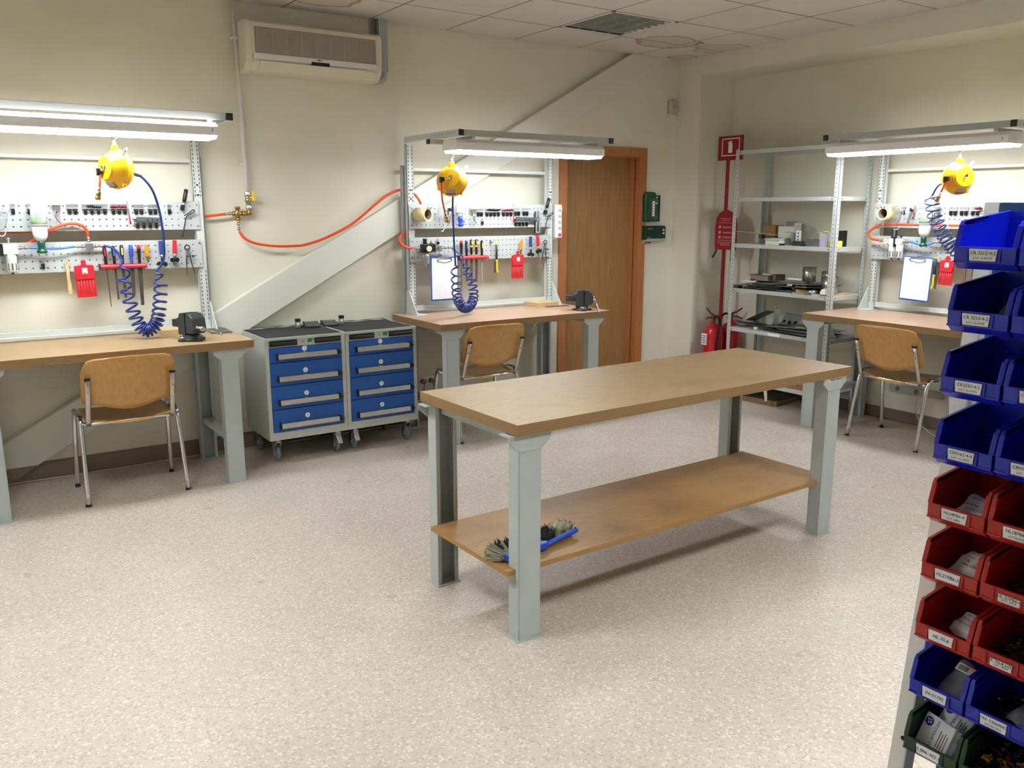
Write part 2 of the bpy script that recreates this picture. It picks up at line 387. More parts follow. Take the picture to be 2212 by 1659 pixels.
def add_leg(t, x, yo, yi):
    l = ob('leg', leg_geo(x, yo, yi), STEEL, t, bevel=.002)
    s = 1 if yi > yo else -1
    cg = G().prism([(x-.05, .735), (x+.05, .735), (x+.092, .772), (x+.092, .797), (x-.092, .797), (x-.092, .772)], 1, min(yo-s*.003, yo+s*.004), max(yo-s*.003, yo+s*.004))
    cg.box(x-.092, min(yo, yi), .792, x+.092, max(yo, yi), .797)
    ob('leg_capital', cg, STEEL, l, bevel=.001)
    ob('foot_plate', G().box(x-.056, min(yo, yi)-.007, 0, x+.056, max(yo, yi)+.007, .005), STEEL, l)
def bench(b):
    L, D = (1.45, .712)
    t = thing('workbench', {1: 'wooden topped grey steel workbench at the left edge with perforated tool boards', 2: 'wooden topped grey steel workbench with tool boards standing beside the door',
              3: 'wooden topped grey steel workbench with tool boards beside the metal shelving'}[b], 'workbench', BEN[b][0], BEN[b][1], 'tool board workbenches')
    ob('worktop', G().box(0, -D, .797, L, 0, H, 0, None, 1), [EDGEW, TOPR if b != 1 else TOPW], t, bevel=.0015)
    x0, x1 = .10, L-.14
    if b == 3: x0 = .085
    for x in (x0, x1):
        add_leg(t, x, -D+.02, -D+.08); add_leg(t, x, -.04, -.10)
        ob('side_rail', G().box(x-.02, -D+.08, .757, x+.02, -.10, .797).box(x-.045, -D+.05, .785, x+.045, -.06, .797), STEEL, t)
        ob('foot_rail', G().box(x-.03, -D+.08, .24, x+.03, -.10, .275), STEEL, t, bevel=.002)
    dz = DZ[b]
    for k, (ua, ub) in enumerate(((.107, .160), (1.33, 1.383))):
        post = G().box(ua, -.075, H, ub, -.071, 2.03+dz).box(ua, -.075, H, ua+.004, -.035, 2.03+dz).box(ub-.004, -.075, H, ub, -.035, 2.03+dz)
        up_ = ob('upright', post, LGREY, t, bevel=.001)
        sg = G()
        for q in range(46):
            z = .90+q*.0245
            if 1.20+dz < z < 1.63+dz: continue
            for uu in (ua+.010, ub-.014): sg.box(uu, -.0765, z, uu+.004, -.0749, z+.014)
        so = ob('slot_row', sg, SLOT, up_); so['kind'] = 'stuff'
        for z in (1.655, 1.715): ob('bolt', G().cyl(((ua+ub)/2, -.075, z+dz), ((ua+ub)/2, -.079, z+dz), .006), BLACK, up_)
        ob('foot_bracket', G().prism([(-.20, H), (0, H), (0, H+.006), (-.035, H+.17), (-.075, H+.17)], 0, ua-.006 if k == 0 else ub, (ua if k == 0 else ub+.006)).box(ua-.02, -.2, H, ub+.02, -.02, H+.004), LGREY, t, bevel=.001)
        ob('rear_post', G().box(ua-.02 if k == 0 else ub-.045, -.03, H, (ua+.022 if k == 0 else ub+.02), -.008, 1.885+dz), STEELD, t)
        ua2, ub2 = (.118, .153) if k == 0 else (1.357, 1.392)
        ar = ob('arm', G().box(ua2, -.765, 2.038+dz, ub2, -.02, 2.078+dz), LGREY, t, bevel=.002)
        ob('end_cap', G().box(ua2, -.775, 2.039+dz, ub2, -.765, 2.077+dz), BLACK, ar, bevel=.002)
        hg = G()
        for q in range(14): hg.box((ua2-.0006 if k == 0 else ub2), -.70+q*.045, 2.055+dz, (ua2 if k == 0 else ub2+.0006), -.694+q*.045, 2.061+dz)
        ho = ob('hole_row', hg, SLOT, ar); ho['kind'] = 'stuff'
    ob('cross_beam', G().box(.153, -.765, 2.04+dz, 1.357, -.728, 2.077+dz), STEELD, t, bevel=.002)
    for uu in (.22, 1.26): ob('lamp_bracket', G().box(uu, -.76, 2.024+dz, uu+.025, -.47, 2.04+dz), STEELD, t)
    ob('rear_beam', G().box(.06, -.50, 2.0+dz, .5, -.47, 2.03+dz).box(.05, -.502, 2.0+dz, .06, -.468, 2.03+dz, 1), [STEELD, BLACK], t)
    ob('back_rail', G().box(.16, -.045, 1.848+dz, 1.33, -.03, 1.87+dz), LGREY, t, bevel=.001)
    ob('bottom_rail', G().box(.16, -.06, .865, 1.33, -.045, .897).box(.16, -.075, .862, 1.33, -.045, .868), LGREY, t, bevel=.001)
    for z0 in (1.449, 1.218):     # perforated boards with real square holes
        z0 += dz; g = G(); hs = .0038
        us = [.107]; us += [c for k in range(33) for c in (.133+.0365*k-hs, .133+.0365*k+hs)]; us.append(1.353)
        zs = [z0]; zs += [c for k in range(4) for c in (z0+.024+.0378*k-hs, z0+.024+.0378*k+hs)]; zs.append(z0+.167)
        vs = [(x, -.0875, z) for z in zs for x in us]; n = len(us); fs = []
        for j in range(len(zs)-1):
            for i in range(n-1):
                if i % 2 and j % 2: continue
                fs.append((j*n+i, j*n+i+1, (j+1)*n+i+1, (j+1)*n+i))
        g.add(vs, fs)
        g.box(.107, -.0875, z0+.167, 1.353, -.077, z0+.1685).box(.107, -.0875, z0-.0015, 1.353, -.077, z0)
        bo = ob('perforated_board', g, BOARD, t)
        ob('shade_sheet', G().box(.109, -.0795, z0, 1.351, -.0765, z0+.166), mat('hole_shade_grey', (112, 114, 114), .7), bo)  # added sheet, its grey stands in for the shade behind the holes
        for uu in (.12, 1.34):
            for zz in (.02, .147): ob('screw', G().cyl((uu, -.0875, z0+zz), (uu, -.092, z0+zz), .005, n=10), ZINC, bo)
    return t
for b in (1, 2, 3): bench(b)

# bench lamps
for b, num in ((1, '2'), (2, '1'), (3, '3')):
    dz = DZ[b]; u0, u1 = (.09, 1.306) if b == 1 else (.135, 1.357)
    if b == 3: u0, u1 = .10, 1.33
    t = thing('bench_lamp', {1: 'lit white batten lamp numbered 2 under the beam of the left workbench', 2: 'lit white batten lamp numbered 1 hanging over the middle workbench',
              3: 'lit white batten lamp numbered 3 hanging over the right workbench'}[b], 'lamp', at(b, 0, 0, 0), brz(b), 'bench lamps')
    va, vb = (-.72, -.53)
    if b == 1: va, vb = -.80, -.58
    z0, z1 = 1.955+dz, 2.024+dz
    pr = [(va+.004, z0), (va, z0+.006), (va, z1-.022), (va+.022, z1), (vb-.022, z1), (vb, z1-.022), (vb, z0+.006), (vb-.004, z0)]
    if b == 1: pr = [(va+.004, z0), (va, z0+.006), (va, z0+.045), (va+.045, z1), (vb-.022, z1), (vb, z1-.022), (vb, z0+.006), (vb-.004, z0)]
    ob('housing', G().prism(pr, 0, u0, u1), LAMPW, t, bevel=.002)
    ob('diffuser', G().prism([(va+.022, z0-.016), (va+.004, z0+.001), (vb-.004, z0+.001), (vb-.022, z0-.016)], 0, u0+.012, u1-.012), DIFF, t)
    if b == 1: ob('upper_diffuser', G().add([(u0+.01, va+.003, z0+.052), (u1-.01, va+.003, z0+.052), (u1-.01, va+.042, z1+.0005), (u0+.01, va+.042, z1+.0005), (u0+.01, va+.003, z0+.047), (u1-.01, va+.003, z0+.047), (u1-.01, va+.042, z1-.004), (u0+.01, va+.042, z1-.004)],
                    [(0, 1, 2, 3), (0, 4, 5, 1), (3, 2, 6, 7), (0, 3, 7, 4), (1, 5, 6, 2), (4, 7, 6, 5)]), UPDIFF, t)
    text(num, .022, INKK, t, (u1-.035, va-.0008, z0+.026), (R(90), 0, 0), 'number')

# middle table
TX, TY, TL, TW, TA = -3.8722, -3.2381, 1.981, .6955, R(.99)
t = thing('work_table', 'long freestanding wooden table with lower shelf and grey steel legs, middle of the floor', 'table', (TX, TY, 0), TA)
ob('tabletop', G().box(0, 0, .800, TL, TW, H, 0, None, 1), [EDGEW, TOPW], t, bevel=.0015)
for x in (.072, TL-.10):
    add_leg(t, x, .022, .088); add_leg(t, x, TW-.022, TW-.088)
    ob('side_rail', G().box(x-.02, .08, .755, x+.02, TW-.08, .797).box(x-.045, .03, .787, x+.045, TW-.03, .797), STEEL, t, bevel=.001)
    ob('shelf_support', G().box(x-.02, .08, .225, x+.02, TW-.08, .262), STEEL, t, bevel=.001)
sh_ = G().box(-.005, .06, .262, TL-.155+.0, TW-.05, .282, 0, None, 1)
ob('lower_shelf', G().box(-.012, .045, .262, TL-.03, TW-.09, .282, 0, None, 1), [EDGES, SHELFW], t, bevel=.001)

# ------------------------------------------------------------------ chairs
def chair(label, x, y, rz):
    t = thing('stacking_chair', label, 'chair', (x, y, 0), rz, 'beech stacking chairs')
    def shell(W, rows, zf, th=.011):
        return None
    # backrest
    g = G(); nx, nz = 16, 10; W = .241; front = []; 
    def bp(i, j):
        s = -1+2*i/nx; x_ = W*s
        lo = .552-.042*(.5+.5*math.cos(math.pi*min(1, abs(s)/.92)))
        hi = .806+.014*(1-s*s)
        r = .062; ex = W-abs(x_)
        if ex < r: hi -= r-math.sqrt(max(0, r*r-(r-ex)**2))
        if ex < .02: lo += .014-math.sqrt(max(0, .02**2-(.02-ex)**2))*.7
        z = lo+(hi-lo)*j/nz
        y_ = -.178-.1*((z-.446)/.25)*.95 + .035*s*s + .006
        return x_, y_, z
    vs = []
    for d in (0, .011):
        for j in range(nz+1):
            for i in range(nx+1):
                p = bp(i, j); vs.append((p[0], p[1]+d, p[2]))
    n1 = nx+1; off = n1*(nz+1); fs = []
    for j in range(nz):
        for i in range(nx):
            a = j*n1+i; fs.append((a, a+1, a+n1+1, a+n1)); fs.append((off+a, off+a+n1, off+a+n1+1, off+a+1))
    g.add(vs, fs, 0, True)
    ed = []
    per = [i for i in range(nx+1)]+[j*n1+nx for j in range(1, nz+1)]+[nz*n1+i for i in range(nx-1, -1, -1)]+[j*n1 for j in range(nz-1, 0, -1)]
    for k in range(len(per)): a, c = per[k], per[(k+1) % len(per)]; ed.append((a, off+a, off+c, c))
    g2k = len(g.v)-len(vs)
    for f in ed: g.f.append(tuple(q+g2k for q in f)); g.m.append(1); g.s.append(False)
    ob('backrest', g, [CHW, CHWD], t)
    # seat
    g = G(); nx, ny = 12, 10; vs = []
    def sp(i, j):
        s = -1+2*i/nx; q = j/ny; y_ = -.17+.40*q
        wd = .215+.012*math.sin(math.pi*q); z = .462-.022*(1-s*s)*(1-q*.6)+.010*q-(.02*max(0, q-.85)/.15)
        if j == 0: y_ += .02*abs(s)**2
        if j == ny: y_ -= .03*abs(s)**4
        return wd*s, y_, z
    for d in (0, -.011):
        for j in range(ny+1):
            for i in range(nx+1): p = sp(i, j); vs.append((p[0], p[1], p[2]+d))
    n1 = nx+1; off = n1*(ny+1); fs = []
    for j in range(ny):
        for i in range(nx):
            a = j*n1+i; fs.append((a, a+1, a+n1+1, a+n1)); fs.append((off+a, off+a+n1, off+a+n1+1, off+a+1))
    g.add(vs, fs, 0, True); per = [i for i in range(nx+1)]+[j*n1+nx for j in range(1, ny+1)]+[ny*n1+i for i in range(nx-1, -1, -1)]+[j*n1 for j in range(ny-1, 0, -1)]
    for k in range(len(per)): a, c = per[k], per[(k+1) % len(per)]; g.f.append((a, off+a, off+c, c)); g.m.append(1); g.s.append(False)
    ob('seat', g, [CHW, CHWD], t)
    for s in (-1, 1):
        pts = smooth_path([(.260*s, -.217, .01), (.2545*s, -.175, .25), (.249*s, -.137, .43), (.249*s, -.105, .468)], 4)
        rl = ob('leg', G().tube(pts, .0155, 12, sy=.85), CHROME, t); ob('foot_cap', G().cyl((.2605*s, -.219, 0), (.2595*s, -.215, .012), .0155), BLACK, rl)
        pts = smooth_path([(.260*s, .196, .01), (.2545*s, .165, .25), (.249*s, .137, .43), (.249*s, .100, .468)], 4)
        fl = ob('leg', G().tube(pts, .0155, 12, sy=.85), CHROME, t); ob('foot_cap', G().cyl((.2605*s, .197, 0), (.2595*s, .195, .012), .0155), BLACK, fl)
        ob('side_bar', G().tube([(.249*s, -.105, .468), (.249*s, -.09, .473), (.249*s, .09, .473), (.249*s, .1, .468)], .0155, 10, sy=.62), CHROME, t)
        ob('seat_pad', G().box(.205*s, -.03, .450, .24*s, .02, .462) if s > 0 else G().box(.24*s, -.03, .450, .205*s, .02, .462), BLACK, t)
        bs = ob('back_strap', G().tube([(.216*s, -.165, .436), (.216*s, -.182, .455), (.2155*s, -.205, .53), (.213*s, -.248, .64), (.2125*s, -.268, .704)], .014, 8, sy=.35), CHROMER, t)
        ob('strap_cap', G().box(.2125*s-.015, -.276, .700, .2125*s+.015, -.262, .712), BLACK, bs)
        ob('screw', G().cyl((.2135*s, -.246, .63), (.2135*s, -.258, .63), .007), ZINC, bs)
    ob('rear_bar', G().tube([(-.249, -.138, .444), (-.216, -.155, .440), (.216, -.155, .440), (.249, -.138, .444)], .010, 10), CHROME, t)
    ob('front_bar', G().tube([(-.249, .10, .448), (.249, .10, .448)], .010, 10), CHROME, t)
    return t
chair('varnished beech and chrome chair pushed up to the left workbench', -4.677, -.471, R(-.27))
chair('varnished beech and chrome chair at the middle workbench, half hidden by the table', -2.353, -.522, R(-.6))
chair('varnished beech and chrome chair at the workbench next to the metal shelving', -.010, -2.360, R(-90.6))

# ------------------------------------------------------------------ drawer cabinets
def cabinet(x0, x1, label, keyed):
    t = thing('drawer_cabinet', label, 'cabinet', (x0, -.5, 0), 0, 'rolling drawer cabinets'); W = x1-x0; D = .455
    b_ = G().box(0, 0, .155, .024, D, .790).box(W-.024, 0, .155, W, D, .790).box(.024, .0, .155, W-.024, D, .205).box(.024, D-.01, .205, W-.024, D, .745).box(.024, 0, .745, W-.024, D, .790)
    ob('body', b_, CABG, t)
    ob('inner_shell', G().box(.026, .018, .207, W-.026, .022, .743), SLOT, t)
    ob('top_rim', G().box(0, -.005, .7905, W, .008, .806).box(0, .008, .7905, .008, D-.008, .806).box(W-.008, .008, .7905, W, D-.008, .806).box(0, D-.008, .7905, W, D, .812), CABG, t)
    mg = G(); nx, ny = 10, 8
    vs = [(.008+(W-.016)*i/nx, .006+(D+.02)*j/ny, .801+.004*math.sin(i*1.7+j*2.1)*(.4 if j < 6 else 1)+(.012 if (j == ny) else 0)*abs(math.sin(i*.9+1))) for j in range(ny+1) for i in range(nx+1)]
    mg.add(vs, [(j*11+i, j*11+i+1, (j+1)*11+i+1, (j+1)*11+i) for j in range(ny) for i in range(nx)], 0, True)
    m_ = ob('top_mat', mg, DMAT, t); m_.modifiers.new('solid', 'SOLIDIFY').thickness = -.004
    zs = [.745, .648, .502, .352, .206]
    for k in range(4):
        za, zb = zs[k+1]+.002, zs[k]-.002
        d = ob('drawer', G().box(.026, -.004, za, W-.026, .016, zb), BLUEC, t, bevel=.0015)
        zh = (za+.022 if k else za+.02); zh = [.668, .527, .377, .228][k]
        hp = ob('drawer_handle', G().prism([(-.004, zh-.004), (-.010, zh-.006), (-.034, zh+.006), (-.030, zh+.036), (-.004, zh+.040)], 0, .072, W-.068), ALU, d, bevel=.001)
        for ea in (.066, W-.068): ob('handle_end', G().prism([(-.002, zh-.005), (-.034, zh+.003), (-.030, zh+.038), (-.002, zh+.042)], 0, ea, ea+.006), BLACK, d)
        ob('latch_knob', G().lathe([(.014, 0), (.016, .004), (.014, .02), (.009, .026)], (W-.045, -.004, zh+.016), (0, -1, 0), 12), BLACK, d)
        zl = [.727, .589, .441, .296][k]
        ob('number_disc', G().cyl((W/2-.012, -.004, zl), (W/2-.012, -.0052, zl), .0155, n=24), WHITEP, d)
        text(str(k+1), .02, INKK, d, (W/2-.012, -.0056, zl), (R(90), 0, 0), 'number')
    for ua, ub in ((.028, .205), (W-.205, W-.028)):
        hg = G().box(ua, -.006, .752, ub, 0, .786).tube([(ua+.012, -.004, .772), (ua+.018, -.026, .772), (ub-.018, -.026, .772), (ub-.012, -.004, .772)], .009, 8)
        ob('push_handle', hg, BLACK, t, bevel=.001)
    ob('lock', G().cyl((W/2-.012, 0, .772), (W/2-.012, -.008, .772), .009), ZINC, t)
    ob('green_sticker', G().box(W/2+.012, -.0012, .762, W/2+.042, 0, .785), mat('green_label', (20, 130, 60), .5), t)
    if keyed: ob('key', G().tube([(W/2-.012, -.009, .772), (W/2-.01, -.02, .770), (W/2-.006, -.022, .755), (W/2, -.02, .735)], .0025, 6), ZINC, t)
    for i, (cx, cy) in enumerate(((.065, .055), (W-.055, .055), (.065, D-.06), (W-.055, D-.06))):
        c = ob('caster', G().cyl((cx, cy, .155), (cx, cy, .135), .02).box(cx-.018, cy-.015, .11, cx-.015, cy+.05, .14).box(cx+.015, cy-.015, .11, cx+.018, cy+.05, .14).box(cx-.018, cy-.02, .13, cx+.018, cy+.05, .138)
               .prism([(cy+.0, .13), (cy+.05, .13), (cy+.04, .045), (cy+.02, .045)], 0, cx-.02, cx-.017).prism([(cy+.0, .13), (cy+.05, .13), (cy+.04, .045), (cy+.02, .045)], 0, cx+.017, cx+.02), ZINC, t, bevel=.001)
        ob('wheel', G().lathe([(.018, -.014), (.04, -.014), (.05, -.008), (.052, 0), (.05, .008), (.04, .014), (.018, .014)], (cx, cy+.03, .052), (1, 0, 0), 24), RUBBER, c)
        ob('hub', G().cyl((cx-.0165, cy+.03, .052), (cx+.0165, cy+.03, .052), .017), CABG, c)
        if (i == 1 and keyed) or (i == 0 and not keyed):
            ob('brake_pedal', G().prism([(cy-.045, .065), (cy-.052, .075), (cy-.01, .138), (cy+.02, .142), (cy+.02, .128), (cy-.005, .122)], 0, cx-.017, cx+.017), ZINC, c, bevel=.002)
    return t
cabinet(-3.865, -3.341, 'blue four drawer rolling cabinet nearer the left workbench, key in its lock', True)
cabinet(-3.338, -2.822, 'blue four drawer rolling cabinet next to the middle workbench', False)

def calculator(x, y, rz, label):
    t = thing('calculator', label, 'calculator', (x, y, .806), rz, 'calculators on the cabinets', rot=(R(6), 0, rz))
    ob('case', G().prism([(-.06, 0), (.06, 0), (.06, .026), (.03, .026), (-.06, .012)], 0, -.05, .05), BLACK, t, bevel=.002)
    ob('display', G().box(-.04, .03, .0262, .04, .054, .0272), mat('lcd_grey', (120, 125, 118), .3), t)
    for i in range(5):
        for j in range(4): ob('key', G().box(-.042+.0175*i, -.05+.018*j, .014+.0029*j, -.030+.0175*i, -.038+.018*j, .019+.0029*j), mat('key_grey', (120, 122, 126), .5), t)
calculator(-3.42, -.13, R(-12), 'black desk calculator on the left cabinet, beside a small stamp')
calculator(-3.29, -.13, R(-8), 'black desk calculator nearer the seam between both cabinets, right one')
for x, y, lb in ((-3.51, -.12, 'small black and clear self inking stamp left of the calculators'), (-3.195, -.11, 'small black and clear self inking stamp right of the calculators')):
    t = thing('stamp', lb, 'stamp', (x, y, .806), R(-10), 'self inking stamps')
    ob('body', G().box(-.016, -.012, 0, .016, .012, .04), mat('smoky_clear', (130, 134, 136), .2), t, bevel=.002)
    ob('window', G().box(-.01, -.0125, .018, .01, -.012, .034), WHITEP, t)
    ob('grip', G().box(-.018, -.014, .04, .018, .014, .06), BLACK, t, bevel=.004)

# ------------------------------------------------------------------ tools on the boards
FB = .0895   # board front (v)
def item(name, b, u, z, label, cat, group=None, v=FB, tilt=0):
    o = thing(name, label, cat, at(b, u, v, z), 0, group)
    o.rotation_euler = (Matrix.Rotation(brz(b), 3, 'Z') @ Matrix.Rotation(tilt, 3, 'Y')).to_euler(); return o
def clip_holder(b, u0, u1, z, n, label, h=.058):
    t = item('clip_holder', b, (u0+u1)/2, z, label, 'tool holder', 'spring clip tool holders'); w_ = (u1-u0)/2
    ob('plate', G().box(-w_, -.004, -h*.45, w_, 0, 0).box(-w_, -.022, -h*.45-.002, w_, 0, -h*.45+.001).box(-w_+.002, -.003, -h*.9, w_-.002, 0, -h*.45), ZINC, t, bevel=.0006)
    for k in range(n):
        x = -w_+2*w_*(k+.5)/n
        ob('clip', G().prism([(0, -h*.48), (-.012, -h*.48), (-.016, -h*.62), (-.010, -h), (0, -h)], 0, x-.0085, x+.0085), BLACK, t, bevel=.002)
    return t
def hang_hook(b, u, z, label):
    t = item('hook', b, u, z, label, 'hook', 'single tool hooks')
    ob('plate', G().box(-.009, -.003, -.022, .009, 0, 0), ZINC, t); ob('rod', G().tube([(0, -.003, -.014), (0, -.03, -.016), (0, -.038, -.006)], .0022, 6), BLACK, t)
n1, n2, n3 = 'of the left workbench', 'of the middle workbench', 'of the right workbench'
clip_holder(1, .347, .369, 1.613, 1, 'single spring clip at the far left of the upper board '+n1)
clip_holder(1, .426, .446, 1.613, 1, 'single spring clip just left of the white bottle '+n1)
clip_holder(1, .468, .488, 1.613, 1, 'single spring clip above the white bottle '+n1)
clip_holder(1, .622, .682, 1.613, 2, 'empty double clip holder right of the silver clamp '+n1)
clip_holder(1, .702, .838, 1.613, 4, 'four clip holder full of dark bits '+n1)
clip_holder(1, .851, .945, 1.613, 3, 'three clip holder full of red bits '+n1)
clip_holder(1, .976, 1.035, 1.612, 2, 'empty double clip holder right of the thin screwdriver '+n1)
clip_holder(1, 1.055, 1.113, 1.612, 2, 'empty double clip holder under the blue hose '+n1)
clip_holder(1, .975, 1.115, 1.530, 4, 'four clip holder on the lower holes of the upper board '+n1)
clip_holder(1, 1.168, 1.187, 1.612, 1, 'single spring clip near the right end of the upper board '+n1)
clip_holder(1, .466, .482, 1.310, 1, 'single spring clip low on the lower board '+n1)
clip_holder(2, .666, .723, 1.59, 2, 'empty double clip holder right of the silver clamp '+n2)
clip_holder(2, .741, .875, 1.59, 4, 'four clip holder full of dark bits '+n2)
clip_holder(2, .889, .989, 1.59, 3, 'three clip holder full of dark red bits '+n2)
clip_holder(2, 1.003, 1.059, 1.594, 2, 'empty double clip holder, third from the right end '+n2)
clip_holder(2, 1.078, 1.135, 1.594, 2, 'empty double clip holder left of the pliers case '+n2)
clip_holder(2, 1.003, 1.135, 1.515, 4, 'four clip holder under the grey bracket '+n2)
clip_holder(2, .706, .722, 1.520, 1, 'single bare clip below the dark bits '+n2, .05)
clip_holder(2, .327, .343, 1.374, 1, 'single zinc clip above the pressure regulator '+n2, .04)
clip_holder(3, .330, .352, 1.602, 1, 'single spring clip right of the tape roll '+n3)
clip_holder(3, .675, .736, 1.600, 2, 'empty double clip holder just right of the blue coil '+n3)
clip_holder(3, .750, .811, 1.600, 2, 'empty double clip holder in the middle of three '+n3)
clip_holder(3, .826, .888, 1.600, 2, 'double clip holder carrying small red bits beside the bin rack')
hang_hook(2, .788, 1.353, 'small zinc hook right of the files '+n2)
hang_hook(2, .345, 1.27, 'small hook carrying the clipboard '+n2)
hang_hook(3, .500, 1.267, 'small hook carrying the clipboard '+n3)
hang_hook(3, .50, 1.60, 'hook above the eyewash bottle '+n3)

def bits(b, u0, u1, z, m, label, n=7):
    for k in range(n):
        u = u0+(u1-u0)*(k+.5)/n; o = item('hex_bit', b, u, z-.008+random.uniform(-.003, .003), label, 'tool bit', label, v=FB+.014)
        ob('shank', G().cyl((-.009, 0, random.uniform(-.004, .004)), (.009, -.006, random.uniform(-.004, .004)), .0052, .0042, n=6), m, o)
        ob('tip', G().cyl((0, -.004, -.006), (.002, -.012, .008), .004, .0025, n=6), SLOT if m is not DRED else m, o)
bits(1, .73, .80, 1.604, BLACK, 'small dark hexagon bit in the four clip holder '+n1)
bits(1, .853, .935, 1.604, DRED, 'small red hexagon bit in the clip holder '+n1, 8)
bits(2, .765, .865, 1.586, BLACK, 'small dark hexagon bit in the four clip holder '+n2, 8)
bits(2, .893, .982, 1.584, DRED, 'small dark red hexagon bit in the clip holder '+n2, 8)
bits(3, .862, .905, 1.598, DRED, 'small red hexagon bit beside the bin rack', 5)

def needle_driver(b, u, z, L, label, tilt):
    t = item('thin_screwdriver', b, u, z, label, 'screwdriver', None, FB+.02, tilt)
    ob('shaft', G().cyl((0, 0, 0), (0, 0, -L*.72), .0028), ZINC, t); ob('handle', G().cyl((0, 0, -L*.7), (0, 0, -L), .0045), RED, t)
needle_driver(1, .942, 1.632, .135, 'thin silver screwdriver with a red end '+n1, R(-4))
needle_driver(2, .980, 1.622, .135, 'thin silver screwdriver with a red end '+n2, R(-4))

def tool_bracket(b, u0, u1, z, label):
    t = item('grey_bracket', b, u0, z, label, 'bracket', 'dark grey slotted brackets', FB+.022)
    L = u1-u0
    ob('strip', G().prism([(0, 0), (L, -.006), (L, -.032), (0, -.030)], 1, -.010, 0), mat('slate_grey_metal', (92, 96, 102), .45, .4), t, bevel=.002)
    for k in range(3): ob('hole', G().cyl((L*(.45+.2*k), -.0102, -.020), (L*(.45+.2*k), -.0108, -.020), .0045), SLOT, t)
tool_bracket(1, .985, 1.118, 1.540, 'dark grey slotted bracket resting on the lower four clip holder '+n1)
tool_bracket(2, 1.003, 1.20, 1.527, 'dark grey slotted bracket lying across the clips, left of the pliers case')

def clamp(b, u, z, label):
    t = item('small_clamp', b, u, z, label, 'clamp', 'silver spring clamps')
    ob('jaw', G().box(-.028, -.035, -.006, .02, -.01, .002).box(-.016, -.03, -.035, .016, -.006, -.004), CHROMER, t, bevel=.003)
    ob('lever', G().tube(smooth_path([(-.01, -.03, -.03), (-.016, -.04, -.055), (-.004, -.035, -.085), (.012, -.03, -.105)]), .004, 8), CHROMER, t)
    ob('spring', G().tube([(.008*math.cos(k*.8), -.03+.008*math.sin(k*.8), -.045-.0012*k) for k in range(40)], .0016, 5), ZINC, t)
    ob('loop', G().tube([(.004+.013*math.cos(k*math.pi/6), -.03, -.098+.018*math.sin(k*math.pi/6)) for k in range(12)], .002, 6, closed=True), CLEAR, t)
clamp(1, .573, 1.608, 'silver spring clamp hanging right of the eyewash bottle '+n1)
clamp(2, .633, 1.587, 'silver spring clamp hanging right of the blue nozzle bottle '+n2)
clamp(3, .60, 1.60, 'silver spring clamp seen through the blue coil '+n3)

def eyewash(b, u, z, label, cap=GREENP, s=1.0):
    t = item('eyewash_bottle', b, u, z, label, 'bottle', 'eyewash bottles', FB+.062)
    ob('body', G().lathe([(.006, .012), (.022, .006), (.036, -.01), (.038, -.02), (.038, -.098), (.0385, -.10), (.0385, -.15), (.033, -.172), (.019, -.190)], (0, 0, 0), (0, 0, 1), 24), WHITEP, t)
    ob('label_sleeve', G().lathe([(.0385, -.030), (.0387, -.1), ], (0, 0, 0), (0, 0, 1), 24), GREENL, t)
    ob('black_band', G().lathe([(.0392, -.105), (.0392, -.110)], (0, 0, 0), (0, 0, 1), 24), BLACK, t)
    for k in range(6): ob('print_line', G().box(-.022, -.0394, -.04-.009*k, .012-.003*(k % 3), -.0384, -.0375-.009*k), mat('label_green_print', (110, 170, 110), .6), t)
    ob('cap', G().lathe([(.0185, -.186), (.0195, -.205), (.018, -.228), (.016, -.236), (.026, -.243), (.027, -.252), (.022, -.258)], (0, 0, 0), (0, 0, 1), 20), cap, t)
    ob('bracket', G().box(-.02, .02, -.08, .02, .0605, -.05).tube([(.04*math.cos(a/12*math.pi*2), .04*math.sin(a/12*math.pi*2), -.065) for a in range(12)], .0025, 6, closed=True), CLEAR, t)
eyewash(1, .472, 1.600, 'white eyewash bottle upside down with green cap on the left workbench board')
eyewash(3, .546, 1.585, 'white eyewash bottle upside down with green cap over the right workbench')
t = item('spray_bottle', 2, .485, 1.628, 'white bottle with a bent blue nozzle on the middle workbench board', 'bottle', None, FB+.05, R(-6))
ob('body', G().lathe([(.010, .002), (.020, 0), (.021, -.05), (.026, -.056), (.0265, -.07)], n=20), WHITEP, t)
ob('collar', G().lathe([(.024, -.07), (.024, -.095), (.018, -.1)], n=20), CLEAR, t)
ob('nozzle', G().lathe([(.019, -.098), (.017, -.115), (.019, -.128), (.014, -.142), (.02, -.150), (.022, -.162), (.012, -.168)], n=16), BLUEP, t)
ob('spout', G().tube([(.014, 0, -.125), (.026, -.004, -.130), (.027, -.006, -.145)], .004, 8), BLUEP, t)

def goggles(b, u, z, label):
    t = item('safety_goggles', b, u, z, label, 'goggles', 'clear safety goggles', FB+.05)
    g = G()
    for s in (-1, 1): g.lathe([(.001, -.002), (.02, 0), (.03, .006), (.033, .018)], (s*.006, -.02, -.05-.03*s), (0, 1, 0), 18)
    ob('lens', g, CLEAR, t); ob('frame', G().tube(smooth_path([(0, 0, 0), (.035, -.01, -.03), (.03, -.01, -.09), (0, 0, -.13), (-.03, -.01, -.09), (-.03, -.01, -.03), (0, 0, 0)]), .003, 6), CLEAR, t)
    ob('strap', G().tube(smooth_path([(0, .02, 0), (.045, .01, -.04), (.02, .01, -.15), (-.01, .0, -.16)]), .0025, 6), WHITEP, t)
goggles(1, .285, 1.60, 'clear safety goggles hanging at the far left edge of the picture')
goggles(2, .345, 1.59, 'clear safety goggles behind the brass coupler '+n2)
goggles(3, .315, 1.60, 'clear safety goggles hanging right of the tape roll '+n3)

